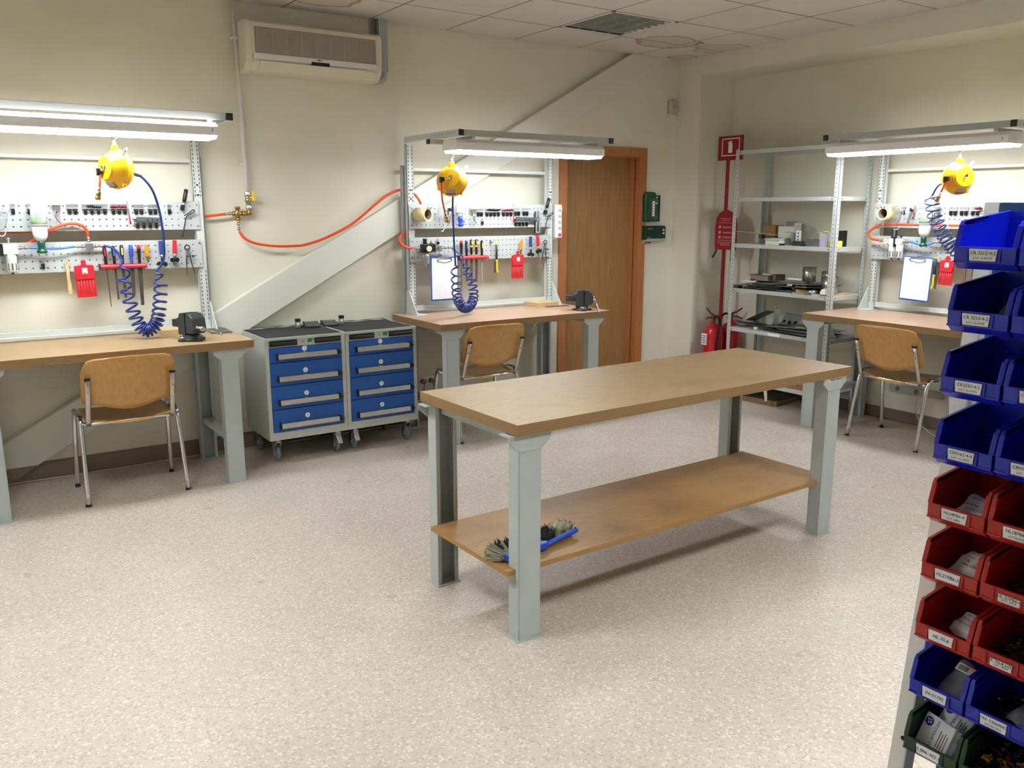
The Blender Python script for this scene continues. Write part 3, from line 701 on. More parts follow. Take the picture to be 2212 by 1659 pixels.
def blow_gun(b, u, z, label):
    t = item('air_blow_gun', b, u, z, label, 'air gun', 'air blow guns', FB+.02)
    ob('barrel', G().tube([(.022, 0, .004), (0, -.004, -.02), (-.018, -.008, -.09), (-.022, -.008, -.12)], [.005, .010, .009, .006], 10), ZINC, t)
    ob('trigger', G().tube([(.008, -.01, -.02), (.024, -.012, -.06), (.012, -.012, -.085)], .004, 6), DRED, t)
    ob('nut', G().cyl((-.006, -.004, -.03), (.0, -.004, -.012), .014, n=6), BLACK, t)
blow_gun(2, .432, 1.60, 'silver air blow gun with a red trigger on the middle workbench board')
blow_gun(3, .418, 1.60, 'silver air blow gun with a red trigger on the right workbench board')

def tape_roll(b, u, z, label, s, dx):
    t = item('tape_roll', b, u, z, label, 'tape roll', 'wide masking tape rolls', FB)
    a = Vector((dx, -1, 0)).normalized(); L = .105
    g = G(); n = 32; tv = Vector((0, 0, 1)); uu = a.cross(tv).normalized()
    vs = []; prof = [(.036, 0), (.047, 0), (.047, L), (.036, L)]
    for r, h in prof:
        for k in range(n): c = 2*math.pi*k/n; vs.append(a*h+uu*r*math.cos(c)+tv*r*math.sin(c)-Vector((0, 0, .045)))
    for j in range(4):
        for k in range(n): g.add([], [])
    fs = [(j*n+k, j*n+(k+1) % n, ((j+1) % 4)*n+(k+1) % n, ((j+1) % 4)*n+k) for j in range(4) for k in range(n)]
    g.add(vs, fs, 0, True)
    for i, f in enumerate(fs):
        if i >= 3*n: g.m[len(g.m)-len(fs)+i] = 1
        if n <= i < 0: pass
    o = ob('roll', g, [MASK, mat('brown_card_core', (120, 98, 92), .8)], t)
    for f in o.data.polygons:
        if f.index // n in (0, 2): f.use_smooth = False
    ob('peg', G().tube([(-.012, 0, -.006), (-.012+dx*.1, -.1, -.010), (-.012+dx*.12, -.115, .003)], .003, 6).tube([(.012, 0, -.006), (.012+dx*.1, -.1, -.010), (.012+dx*.12, -.115, .003)], .003, 6), BLACK, t)
tape_roll(2, .172, 1.592, 'roll of wide cream masking tape on the middle workbench board', 1, .35)
tape_roll(3, .248, 1.598, 'roll of wide cream masking tape on the right workbench board', 1, -.05)

def pouch(b, u, z, w_, h, label, tilt=0):
    t = item('needle_file_pouch', b, u, z, label, 'pouch', 'red needle file pouches', FB+.012, tilt)
    ob('sleeve', G().prism([(-w_/2, -.03), (w_/2, -.03), (w_/2+.001, -h), (-w_/2-.001, -h)], 1, -.006, 0), mat('red_vinyl', (205, 28, 42), .45), t, bevel=.002)
    ob('flap', G().prism([(-.012, .012), (.012, .012), (.014, -.016), (w_/2, -.02), (w_/2+.002, -.05), (w_/2-.006, -.10), (-w_/2+.006, -.10), (-w_/2-.002, -.05), (-w_/2, -.02), (-.014, -.016)], 1, -.014, -.006), RED, t, bevel=.003)
    for k in range(6): ob('needle_file', G().cyl((-w_*.38+w_*.76*k/5, -.0075, -.105), (-w_*.38+w_*.76*k/5, -.0075, -h+.018), .0016, n=6), mat('pinkish_steel', (205, 110, 112), .4, .3), t)
    ob('label_card', G().box(-.012, -.0155, -.068, .016, -.0142, -.034), WHITEP, t); ob('label_print', G().box(-.008, -.0162, -.066, .010, -.0155, -.062), INKK, t)
pouch(1, .678, 1.285, .102, .203, 'red vinyl pouch of needle files hanging beside the wooden spatula', R(-2))
pouch(2, 1.025, 1.258, .108, .198, 'red vinyl pouch of needle files hanging from the middle workbench board')
pouch(3, .712, 1.255, .096, .190, 'red vinyl pouch of needle files hanging next to the bins', R(3))

t = item('wooden_spatula', 1, .594, 1.293, 'pale wooden spatula hanging left of the red pouch', 'spatula', None, FB+.01, R(-1))
ob('blade', G().prism([(-.011, 0), (.011, 0), (.009, -.06), (.007, -.10), (.0115, -.13), (.012, -.185), (.006, -.190), (-.006, -.190), (-.010, -.185), (-.008, -.13), (-.008, -.06)], 1, -.004, 0), PALEW, t, bevel=.001)
ob('hook', G().tube([(0, 0, -.008), (0, -.012, -.010), (0, -.014, .0)], .002, 6), ZINC, t)

def clipboard(b, u, z, label, tilt):
    t = item('clipboard', b, u, z, label, 'clipboard', 'blue clipboards', FB+.03, tilt)
    ob('board', G().box(-.112, -.004, -.315, .112, 0, 0), BLUECLIP, t, bevel=.003)
    ob('paper', G().box(-.104, -.0062, -.303, .106, -.0042, -.008), PAPER, t)
    ob('clamp', G().box(-.058, -.010, -.014, .058, -.005, -.002).tube([(-.058, -.010, -.008), (-.058, -.012, -.026), (-.02, -.012, -.030), (0, -.012, -.038), (.02, -.012, -.030), (.058, -.012, -.026), (.058, -.010, -.008)], .0026, 6), CHROME, t)
    for s in (-1, 1): ob('clamp_tip', G().cyl((s*.052, -.012, -.027), (s*.060, -.012, -.020), .004), BLACK, t)
clipboard(2, .368, 1.245, 'blue clipboard with blank paper hanging behind the blue coil', R(0))
clipboard(3, .505, 1.252, 'blue clipboard with blank paper hanging over the right workbench', R(2))

def file_rack(b, u0, u1, z, label):
    t = item('file_rack', b, u0, z, label, 'tool rack', 'red file racks'); L = u1-u0
    ob('bar', G().prism([(0, 0), (-.045, -.002), (-.05, -.012), (-.048, -.024), (0, -.022)], 0, 0, L), RED, t, bevel=.002)
    ob('under_edge', G().box(-.002, -.047, -.026, L+.002, -.002, -.022), BLACK, t)
    ob('end_plate', G().box(-.004, -.05, -.03, 0, 0, .004), BLACK, t)
file_rack(1, .763, 1.016, 1.268, 'red rack bar holding five files on the left workbench board')
file_rack(2, .495, .745, 1.248, 'red rack bar holding files on the middle workbench board')
file_rack(3, .82, 1.07, 1.25, 'red rack bar mostly hidden behind the upper blue bins')
def file_tool(b, u, zt, zh, zb, label, hm, acc, bw, kind, tilt=0, bm=None):
    t = item('hand_file', b, u, zt, label, 'file', 'files in the red racks', FB+.026, tilt); h = zt-zh; L = zt-zb
    ob('handle', G().lathe([(.004, 0), (.011, -.004), (.0135, -.018), (.0125, -.045), (.010, -.075), (.0105, -h+.004), (.009, -h)], n=14, sy=.8), hm, t)
    if kind == 'oval': ob('inlay', G().prism([(-.0045, -.02), (0, -.015), (.0045, -.02), (.004, -.055), (0, -.06), (-.004, -.055)], 1, -.0142 if True else 0, -.008), acc, t)
    elif kind == 'ring':
        ob('inlay', G().prism([(-.006, -.014), (0, -.008), (.006, -.014), (.005, -.034), (0, -.038), (-.005, -.034)], 1, -.0138, -.008), acc, t)
        for zz in (-.046, -.054, -h+.006): ob('band', G().lathe([(.0125, zz+.003), (.0128, zz), (.0125, zz-.003)], n=14), acc, t)
    elif kind == 'cap': ob('cap', G().lathe([(.002, .0015), (.010, -.001), (.0138, -.010), (.0142, -.022)], n=14, sy=.85), acc, t)
    elif kind == 'ridge':
        for k in range(4): ob('ridge', G().lathe([(.0125, -.022-.012*k), (.0142, -.026-.012*k), (.0125, -.030-.012*k)], n=14), acc, t)
    ob('blade', G().add([(-bw, -.002, -h), (bw, -.002, -h), (bw*.7, -.0015, -L), (-bw*.7, -.0015, -L), (-bw, .002, -h), (bw, .002, -h), (bw*.7, .0015, -L), (-bw*.7, .0015, -L)],
        [(0, 3, 2, 1), (4, 5, 6, 7), (0, 4, 7, 3), (1, 2, 6, 5), (3, 7, 6, 2), (0, 1, 5, 4)]), bm or mat('file_steel', (104, 102, 100), .45, .8, var=.1, scale=150), t)
BKH = BLACK
file_tool(1, .795, 1.372, 1.268, 1.020, 'thin round file with black handle and red inlay, leftmost on the left workbench', BKH, RED, .003, 'oval', R(-1.5))
file_tool(1, .842, 1.374, 1.268, 1.060, 'narrow file with black handle and blue oval inlay '+n1, BKH, LBHOSE, .006, 'oval', R(-1))
file_tool(1, .888, 1.378, 1.268, 1.068, 'file with black handle and pale yellow top behind the coil '+n1, BKH, YSTK, .010, 'oval')
file_tool(1, .940, 1.377, 1.268, 1.078, 'file with ridged all blue handle '+n1, mat('mid_blue_handle', (35, 85, 190), .35), BLUEP, .012, 'ridge', R(1))
file_tool(1, .983, 1.374, 1.268, 1.018, 'wide flat file with black handle and red cap, rightmost on the left workbench', BKH, RED, .013, 'cap', R(.8))
file_tool(2, .517, 1.357, 1.245, 1.010, 'thin round file with black handle and red cap on the middle workbench', BKH, RED, .003, 'cap')
file_tool(2, .562, 1.357, 1.245, 1.06, 'file with black handle and blue oval inlay on the middle workbench', BKH, LBHOSE, .008, 'oval')
file_tool(2, .604, 1.366, 1.245, 1.03, 'left one of two files with yellow banded black handles on the middle workbench', BKH, YPL, .010, 'ring')
file_tool(2, .647, 1.366, 1.245, 1.052, 'right one of two files with yellow banded black handles on the middle workbench', BKH, YPL, .010, 'ring')
file_tool(2, .695, 1.357, 1.245, 1.054, 'file with yellow inlaid black handle and pale blade, rightmost on the middle workbench', BKH, YPL, .009, 'oval', 0, mat('pale_blade', (170, 162, 158), .4, .5))
file_tool(3, .848, 1.36, 1.245, 1.09, 'file hanging left of two between the upper blue bins', BKH, RED, .004, 'cap')
file_tool(3, .892, 1.36, 1.245, 1.09, 'file hanging right of two between the upper blue bins', BKH, RED, .006, 'oval')

def deburr(b, u, z, label, tilt):
    t = item('deburring_tool', b, u, z, label, 'hand tool', 'amber deburring tools', FB+.022, tilt)
    ob('handle', G().lathe([(.006, 0), (.0115, -.003), (.0115, -.055), (.010, -.062)], n=6, smooth=False), AMBER, t)
    ob('ferrule', G().lathe([(.007, -.062), (.011, -.068), (.009, -.08), (.005, -.092)], n=12), BRASS, t); ob('tip', G().cyl((0, 0, -.09), (.002, 0, -.104), .004), BLACK, t)
deburr(1, 1.027, 1.377, 'amber handled deburring tool on the left workbench board', R(-2)); deburr(2, 1.060, 1.352, 'amber handled deburring tool above the red pouch '+n2, R(6))
def pin_vise(b, u, z, m, label, tilt, two):
    t = item('thread_driver', b, u, z, label, 'hand tool', 'ribbed handle drivers with black knobs', FB+.026, tilt)
    ob('handle', G().lathe([(.010, 0), (.0125, -.003), (.0125, -.078), (.009, -.083)], n=8, smooth=False), m, t)
    ob('ferrule', G().lathe([(.012, -.083), (.010, -.095), (.006, -.104)], n=14), CHROMER, t)
    if two: ob('knob', G().cyl((-.019, -.01, -.136), (-.019, .004, -.136), .0135).cyl((.014, -.01, -.140), (.014, .004, -.140), .0145).box(-.008, -.006, -.138, .008, 0, -.1), BLACK, t, bevel=.002)
    else: ob('knob', G().cyl((-.012, -.01, -.120), (-.012, .006, -.120), .0145).cyl((.012, -.01, -.118), (.012, .006, -.118), .0145), BLACK, t, bevel=.002); ob('wire', G().tube(smooth_path([(0, 0, -.125), (-.006, 0, -.14), (.002, 0, -.155)]), .0022, 6), BLACK, t)
pin_vise(1, 1.108, 1.397, DBLUE, 'dark blue ribbed driver with two black knobs '+n1, R(-1), True); pin_vise(1, 1.190, 1.400, RED, 'red ribbed driver with a black knob '+n1, R(4), False)
pin_vise(2, 1.141, 1.378, DBLUE, 'dark blue ribbed driver with two black knobs '+n2, R(-1), True); pin_vise(2, 1.208, 1.382, RED, 'red ribbed driver with a black knob '+n2, R(-5), False)
def divider(b, u, z, label, tilt):
    t = item('divider_calipers', b, u, z, label, 'calipers', 'steel dividers', FB+.02, tilt)
    ob('leg', G().tube([(-.002, 0, -.03), (-.010, 0, -.10), (-.012, 0, -.195)], [.0055, .0045, .001], 8), mat('dark_steel', (90, 92, 94), .4, .8), t)
    ob('leg', G().tube([(.004, 0, -.03), (.016, 0, -.10), (.036, 0, -.192)], [.0055, .0045, .001], 8), mat('dark_steel', (90, 92, 94), .4, .8), t)
    ob('spring_bow', G().tube([(.015*math.cos(a), 0, -.024+.014*math.sin(a)) for a in [R(x) for x in range(-120, 301, 30)]], .0035, 6), SLOT, t)
    ob('screw', G().cyl((-.012, 0, -.078), (.05, 0, -.074), .0022).cyl((.026, 0, -.0765), (.031, 0, -.076), .006), SLOT, t)
divider(1, 1.262, 1.377, 'pair of dark steel dividers at the right end of the left workbench board', 0)
divider(2, 1.290, 1.355, 'pair of dark steel dividers at the right end of the middle workbench board', R(8))
def ratchet(b, u, z, label):
    t = item('black_handled_driver', b, u, z, label, 'hand tool', 'black handled angled drivers', FB+.02, R(14))
    ob('handle', G().lathe([(.008, .002), (.012, -.002), (.0125, -.06), (.010, -.075)], n=14), BLACK, t)
    ob('shank', G().cyl((0, 0, -.075), (0, 0, -.105), .005), ZINC, t); ob('clip', G().box(-.012, -.01, -.125, .008, .02, -.095), SLOT, t, bevel=.003)
def bent_key(b, u, z, label):
    t = item('bent_wrench', b, u, z, label, 'wrench', 'bent black wrenches', FB+.02)
    ob('rod', G().tube(smooth_path([(-.046, 0, -.03), (-.02, -.004, -.016), (.0, -.006, 0), (.012, -.006, .004), (.013, -.006, -.008), (-.012, -.004, -.022), (-.034, 0, -.04), (-.05, 0, -.10), (-.062, 0, -.142)]), .0034, 8), BLACK, t)
    ob('tip', G().cyl((-.062, 0, -.138), (-.066, 0, -.158), .0048), BLACK, t)
ratchet(1, 1.282, 1.700, 'black handled driver leaning at the right upright '+n1); ratchet(2, 1.318, 1.668, 'black handled driver leaning at the right upright '+n2)
bent_key(1, 1.304, 1.575, 'black bent wrench with a loop '+n1); bent_key(2, 1.340, 1.555, 'black bent wrench with a loop '+n2)
t = item('pliers_case', 2, 1.188, 1.568, 'long pliers in a clear plastic sleeve on the middle workbench board', 'pliers', None, FB+.012)
ob('sleeve', G().prism([(0, 0), (.045, 0), (.048, -.165), (.0, -.165)], 1, -.012, 0), mat('grey_clear_sleeve', (168, 172, 176), .2, alpha=.75), t, bevel=.002)
ob('pliers', G().tube([(.022, -.014, .004), (.020, -.014, -.04), (.010, -.014, -.06), (.020, -.014, -.09), (.018, -.014, -.15)], .0035, 8).tube([(.024, -.014, .004), (.026, -.014, -.04), (.036, -.014, -.06), (.026, -.014, -.09), (.028, -.014, -.15)], .0035, 8), SCRAPD, t)
ob('edge', G().box(-.002, -.014, -.165, .001, 0, 0), BLACK, t)
def wire_brush(b, u, z, label, s):
    t = item('wire_brush', b, u, z, label, 'brush', 'yellow and black wire brushes', FB+.03)
    ob('handle', G().tube([(0, 0, -.018), (.002*s, 0, -.07), (0, 0, -.13)], [.008, .009, .0085], 10), mat('dark_grip', (52, 56, 58), .5), t)
    ob('head', G().tube(smooth_path([(0, 0, -.128), (.004*s, 0, -.16), (.002*s, 0, -.2), (.012*s, 0, -.228)]), [.010]*19, 10, sy=.8), YPL, t)
    ob('collar', G().cyl((0, 0, -.004), (0, 0, -.02), .009), YPL, t); ob('hook', G().tube([(-.012, 0, .0), (0, -.002, -.004), (.010, 0, .004), (.008, 0, .018)], .003, 6), CHROMER, t)
    bg = G()
    for k in range(13):
        z_ = -.14-.0068*k
        for q in range(3): bg.cyl((-.005*s+.0, -.004+.004*q, z_), (-.022*s, -.004+.004*q, z_-.006), .0014, .0008, n=4)
    ob('bristles', bg, mat('dark_brown_wire', (60, 48, 36), .7), t)['kind'] = 'stuff'
wire_brush(2, .822, 1.340, 'yellow headed wire brush hanging on the middle workbench board', 1)
wire_brush(3, .632, 1.262, 'yellow headed wire brush beside the clipboard '+n3, -1)
t = item('power_strip', 2, 1.448, 1.490, 'white five socket power strip with red switch on the right upright by the door', 'power strip', None, .03, R(-1))
ob('case', G().box(-.032, -.04, -.13, .032, 0, .13), WHITEP, t, bevel=.005)
for k in range(4): ob('socket', G().cyl((.008, -.0395, .085-.047*k), (.008, -.0415, .085-.047*k), .017, n=20).cyl((.002, -.0412, .087-.047*k), (.002, -.0425, .087-.047*k), .003, mi=1).cyl((.014, -.0412, .083-.047*k), (.014, -.0425, .083-.047*k), .003, mi=1), [mat('socket_grey', (205, 203, 198), .5), SLOT], t)
ob('switch', G().box(-.004, -.0425, -.118, .020, -.04, -.094), mat('red_switch', (210, 30, 40), .3, emit=(255, 30, 40, .3)), t)
ob('cord', G().tube(smooth_path([(.0, -.03, .125), (.02, -.05, .11), (.034, -.03, .07), (.036, -.02, .03), (.028, -.012, .0)]), .0045, 8), WHITEP, t)
ob('lower_cord', G().tube(smooth_path([(.0, -.02, -.13), (-.02, -.01, -.145), (-.05, 0, -.14)]), .003, 8), CABLE, t)

# ---- compressed air: regulators, tees, hoses
def fitting(g, p, q, r=.008):
    p, q = Vector(p), Vector(q); d = q-p
    for k, rr in enumerate((1, 1.35, .8, 1.2, .75)): g.cyl(p+d*k/5, p+d*(k+1)/5, r*rr, n=8 if k % 2 else 12)
def bowl(t, x, y, z, L=.10):
    ob('filter_bowl', G().lathe([(.024, 0), (.026, -.01), (.026, -L+.008), (.022, -L)], (x, y, z), n=16), mat('pale_grey_plastic', (212, 214, 212), .4), t)
    for s in (-1, 0, 1): ob('sight_slot', G().box(x+s*.016-.004, y-.0262+.006*abs(s), z-L+.012, x+s*.016+.004, y-.020+.006*abs(s), z-L*.5), SCRAPD, t)
    ob('drain', G().cyl((x, y, z-L), (x, y, z-L-.012), .006), BLACK, t)
def gauge(t, x, y, z, r=.022):
    ob('gauge', G().cyl((x, y+.012, z), (x, y, z), r, n=24), CHROMER, t); ob('gauge_dial', G().cyl((x, y, z), (x, y-.0015, z), r*.86, n=24), mat('cream_dial', (236, 226, 196), .4), t)
    ob('needle', G().cyl((x-.009, y-.0022, z-.010), (x+.007, y-.0022, z+.009), .0011, n=4), INKK, t)
t = item('air_regulator', 1, .32, 1.362, 'white filter regulator with a clear bowl at the left edge of the left workbench board', 'regulator', 'air filter regulators', FB+.03)
ob('block', G().box(-.035, -.045, -.02, .035, .0, .035), WHITEP, t, bevel=.002); ob('dark_band', G().box(-.052, -.046, -.03, -.036, 0, .036), BLACK, t)
bowl(t, 0, -.022, -.02); ob('knob', G().cyl((-.005, -.02, .035), (-.005, -.02, .055), .005).cyl((-.005, -.02, .055), (-.005, -.02, .068), .010), ZINC, t)
g = G(); fitting(g, (.035, -.022, .012), (.09, -.022, .012)); ob('fitting', g, CHROMER, t)
t = item('air_regulator', 2, .225, 1.312, 'black regulator with round gauge on the middle workbench board', 'regulator', 'air filter regulators', FB+.03)
ob('block', G().box(-.052, -.05, -.03, .006, 0, .03).box(.006, -.048, -.026, .055, 0, .032), BLACK, t, bevel=.004); ob('side_plate', G().box(.046, -.052, -.024, .052, -.0, .03), CHROMER, t)
ob('pressure_knob', G().lathe([(.015, .03), (.016, .045), (.013, .05), (.016, .055), (.016, .068)], (-.024, -.025, 0), n=14), BLACK, t)
ob('oil_cap', G().lathe([(.008, .03), (.01, .04), (.006, .052)], (.028, -.025, 0), n=10), BRASS, t)
gauge(t, -.010, -.062, -.002)
ob('smoky_bowl', G().lathe([(.026, -.03), (.027, -.09), (.020, -.105), (.006, -.118), (.006, -.13)], (-.02, -.025, 0), n=16), mat('smoky_plastic', (170, 172, 168), .15, trans=.6, alpha=.7), t)
g = G(); fitting(g, (-.105, -.02, .0), (-.052, -.02, .0)); fitting(g, (.115, -.02, .0), (.20, -.02, .0)); ob('fitting', g, CHROMER, t)
ob('outlet_block', G().box(.080, -.04, -.024, .108, -.0, .022).box(.055, -.028, -.006, .08, -.01, .008), ZINC, t, bevel=.002)
t = item('air_regulator', 3, .34, 1.358, 'white twin bowl filter regulator with gauge on the right workbench board', 'regulator', 'air filter regulators', FB+.03)
ob('block', G().box(-.055, -.045, -.022, -.012, 0, .018).box(0, -.045, -.022, .050, 0, .018), WHITEP, t, bevel=.003); ob('dark_band', G().box(-.012, -.048, -.04, 0, 0, .02), BLACK, t)
ob('pressure_knob', G().lathe([(.020, .018), (.020, .03), (.017, .034), (.018, .075), (.014, .08)], (-.025, -.022, 0), n=14), BLACK, t)
bowl(t, -.030, -.022, -.022); bowl(t, .026, -.022, -.022); gauge(t, -.072, -.045, -.002)
g = G(); fitting(g, (-.14, -.02, .0), (-.09, -.02, 0)); fitting(g, (.05, -.022, .0), (.10, -.022, .0), .011); ob('fitting', g, CHROMER, t)
ob('oil_knob', G().cyl((.03, -.02, .018), (.03, -.02, .03), .004).cyl((.03, -.02, .03), (.03, -.02, .042), .009), BLACK, t)
def tee(b, u, z, label, up_=True):
    t = item('air_tee_block', b, u, z, label, 'air fitting', 'compressed air tee blocks', FB+.02)
    ob('block', G().box(-.020, -.032, -.02, .020, 0, .022), ZINC, t, bevel=.002)
    g = G(); fitting(g, (-.02, -.016, 0), (-.075, -.016, 0), .007); fitting(g, (.02, -.016, 0), (.075, -.016, .002), .007)
    if up_: fitting(g, (0, -.016, .022), (0, -.016, .055), .0085)
    ob('fitting', g, CHROMER, t); ob('lower_nut', G().cyl((0, -.016, -.03), (0, -.016, -.02), .006), CHROMER, t)
tee(1, .716, 1.373, 'silver air tee block under the orange hose loop '+n1)
tee(3, .668, 1.358, 'brass coloured air connector behind the blue coil '+n3, False)
def hose(name, b, pts, r, m, label, cat='hose', group=None):
    P = smooth_path([at(b, *p) for p in pts], 8)
    return tag(ob(name, G().tube(P, r, 10), m), label, cat, group)
hose('light_blue_hose', 1, [(.405, .135, 1.374), (.47, .14, 1.369), (.56, .14, 1.366), (.642, .128, 1.374)], .006, LBHOSE, 'short light blue air hose passing behind the eyewash cap, left workbench')
hose('light_blue_hose', 3, [(.435, .14, 1.358), (.49, .14, 1.345), (.54, .14, 1.337), (.59, .14, 1.345), (.60, .13, 1.357)], .0075, LBHOSE, 'short sagging light blue air hose under the eyewash bottle, right workbench')
hose('orange_hose', 1, [(.20, .07, 1.12), (.262, .075, 1.236), (.36, .072, 1.36), (.44, .075, 1.41), (.517, .11, 1.465), (.60, .12, 1.497), (.655, .12, 1.502), (.697, .12, 1.486), (.715, .118, 1.455), (.716, .107, 1.428)], .0085, ORANGE, 'orange air hose arching over to the tee block on the left workbench')
hose('orange_hose', 1, [(.20, .05, 1.462), (.5, .05, 1.463), (.9, .05, 1.50), (1.2, .045, 1.53), (1.40, .035, 1.540), (1.525, .035, 1.553)], .0085, ORANGE, 'orange air hose running behind the left board to the brass cross')
P = smooth_path([(-3.843, -.06, 1.445), (-3.81, -.06, 1.40), (-3.74, -.06, 1.366), (-3.62, -.06, 1.347), (-3.50, -.06, 1.344), (-3.403, -.06, 1.352), (-3.25, -.06, 1.398), (-3.064, -.06, 1.485), (-2.90, -.06, 1.605), (-2.80, -.06, 1.675), (-2.72, -.065, 1.712), (-2.66, -.09, 1.715), (-2.61, -.115, 1.69), (-2.575, -.12, 1.65), (-2.555, -.12, 1.60), (-2.56, -.12, 1.52), (-2.62, -.11, 1.46), (-2.69, -.105, 1.42), (-2.735, -.12, 1.385), (-2.742, -.15, 1.35), (-2.72, -.17, 1.324), (-2.665, -.178, 1.312)], 8)
tag(ob('orange_hose', G().tube(P, .0085, 10), ORANGE), 'long orange air hose sagging across the wall above the drawer cabinets', 'hose')
hose('orange_hose', 3, [(1.25, .13, 1.475), (.77, .13, 1.475), (.50, .13, 1.475), (.27, .13, 1.476), (.18, .13, 1.468), (.115, .13, 1.43), (.105, .13, 1.395), (.13, .13, 1.368), (.20, .13, 1.360)], .0085, ORANGE, 'orange air hose between the boards curling down at the left, right workbench')
for uu in (.217, .70): tag(ob('hose_clip', G().prism([(-.008, 0), (.008, 0), (0, .016)], 1, -.012, .0), WHITEP, None, at(3, uu, .13, 1.470), brz(3)), 'small white clip holding the orange hose, '+('left one' if uu < .5 else 'right one, beside the coil'), 'clip', 'hose clips')

# coiled hoses
def coil(b, pts, turns, rad, r, label, tails=(None, None), nper=14, skew=0):
    """pts: centre line (u, v, z); turns per segment; a helix round the centre line, then plain tails"""
    C = [Vector(at(b, *p)) for p in pts]
    Psm = smooth_path(C, 12); n = len(Psm)
    binorm = Vector((0, -1, 0)) if b != 3 else Vector((-1, 0, 0))
    cum = [0]; segs = len(C)-1
    for i in range(1, n):
        sgi = min(segs-1, (i-1)//12); cum.append(cum[-1]+turns[sgi]/12)
    total = cum[-1]; out = []; N_ = int(total*nper)
    import bisect
    for k in range(N_+1):
        ph = total*k/N_; i = max(1, min(n-1, bisect.bisect_left(cum, ph))); f = (ph-cum[i-1])/max(1e-9, cum[i]-cum[i-1])
        p = Psm[i-1].lerp(Psm[i], f); T = (Psm[i]-Psm[i-1]).normalized()
        B = (binorm-T*binorm.dot(T)).normalized(); Nn = T.cross(B)
        e = min(1, k/(nper*.7), (N_-k)/(nper*.7))
        a = 2*math.pi*ph
        out.append(p+(Nn*math.cos(a)+B*math.sin(a))*rad*e)
    if tails[0]: out = smooth_path([at(b, *q) for q in tails[0]]+[out[0]], 8)[:-1]+out
    if tails[1]: out = out+smooth_path([out[-1]]+[at(b, *q) for q in tails[1]], 8)[1:]
    return tag(ob('coiled_air_hose', G().tube(out, r, 8), BHOSE), label, 'coiled hose', 'blue coiled air hoses')
coil(1, [(1.006, .42, 1.235), (1.026, .42, 1.18), (1.022, .40, 1.09), (1.012, .38, 1.0), (.998, .36, .935), (.968, .345, .898), (.935, .34, .897), (.910, .33, .925), (.888, .31, 1.0), (.868, .29, 1.10), (.862, .26, 1.20), (.868, .22, 1.29)],
     [.9, 1.9, 2.2, 2.4, 2.6, 2.6, 2.4, 2.2, 2.0, 1.6, 1.1], .034, .0066, 'dark blue coiled air hose hanging in a loop over the left workbench',
     (((.905, .60, 1.762), (.945, .58, 1.748), (1.0, .54, 1.68), (1.04, .48, 1.56), (1.055, .45, 1.42), (1.05, .43, 1.30)), ((.85, .17, 1.345), (.82, .14, 1.368), (.792, .125, 1.376))))
coil(2, [(.210, .55, 1.225), (.226, .53, 1.15), (.245, .50, 1.07), (.275, .46, .99), (.315, .43, .935), (.36, .40, .903), (.41, .37, .897), (.46, .34, .915), (.492, .32, .955), (.505, .30, 1.01), (.496, .28, 1.09), (.470, .26, 1.15), (.455, .25, 1.20)],
     [1.2, 1.5, 1.9, 2.2, 2.2, 2.2, 2.2, 2.0, 2.0, 2.0, 1.4, 1.2], .031, .0062, 'dark blue coiled air hose hanging in a loop in front of the clipboard',
     (((.168, .60, 1.672), (.166, .60, 1.60), (.170, .60, 1.44), (.192, .57, 1.33)), ((.475, .20, 1.25), (.445, .16, 1.285), (.425, .14, 1.306))))
coil(3, [(.815, .56, 1.672), (.806, .54, 1.62), (.812, .52, 1.56), (.822, .49, 1.50), (.838, .45, 1.44), (.862, .42, 1.385), (.89, .39, 1.335), (.93, .35, 1.30), (.985, .31, 1.30), (1.03, .27, 1.34)],
     [1.4, 1.4, 1.6, 1.8, 2.2, 2.6, 2.6, 2.4, 2.0], .042, .0052, 'dark blue coiled air hose falling from the reel towards the blue bins',
     (((.93, .59, 1.745), (.88, .58, 1.742), (.845, .57, 1.72)), ((1.02, .18, 1.37), (.9, .13, 1.36), (.75, .12, 1.358))))

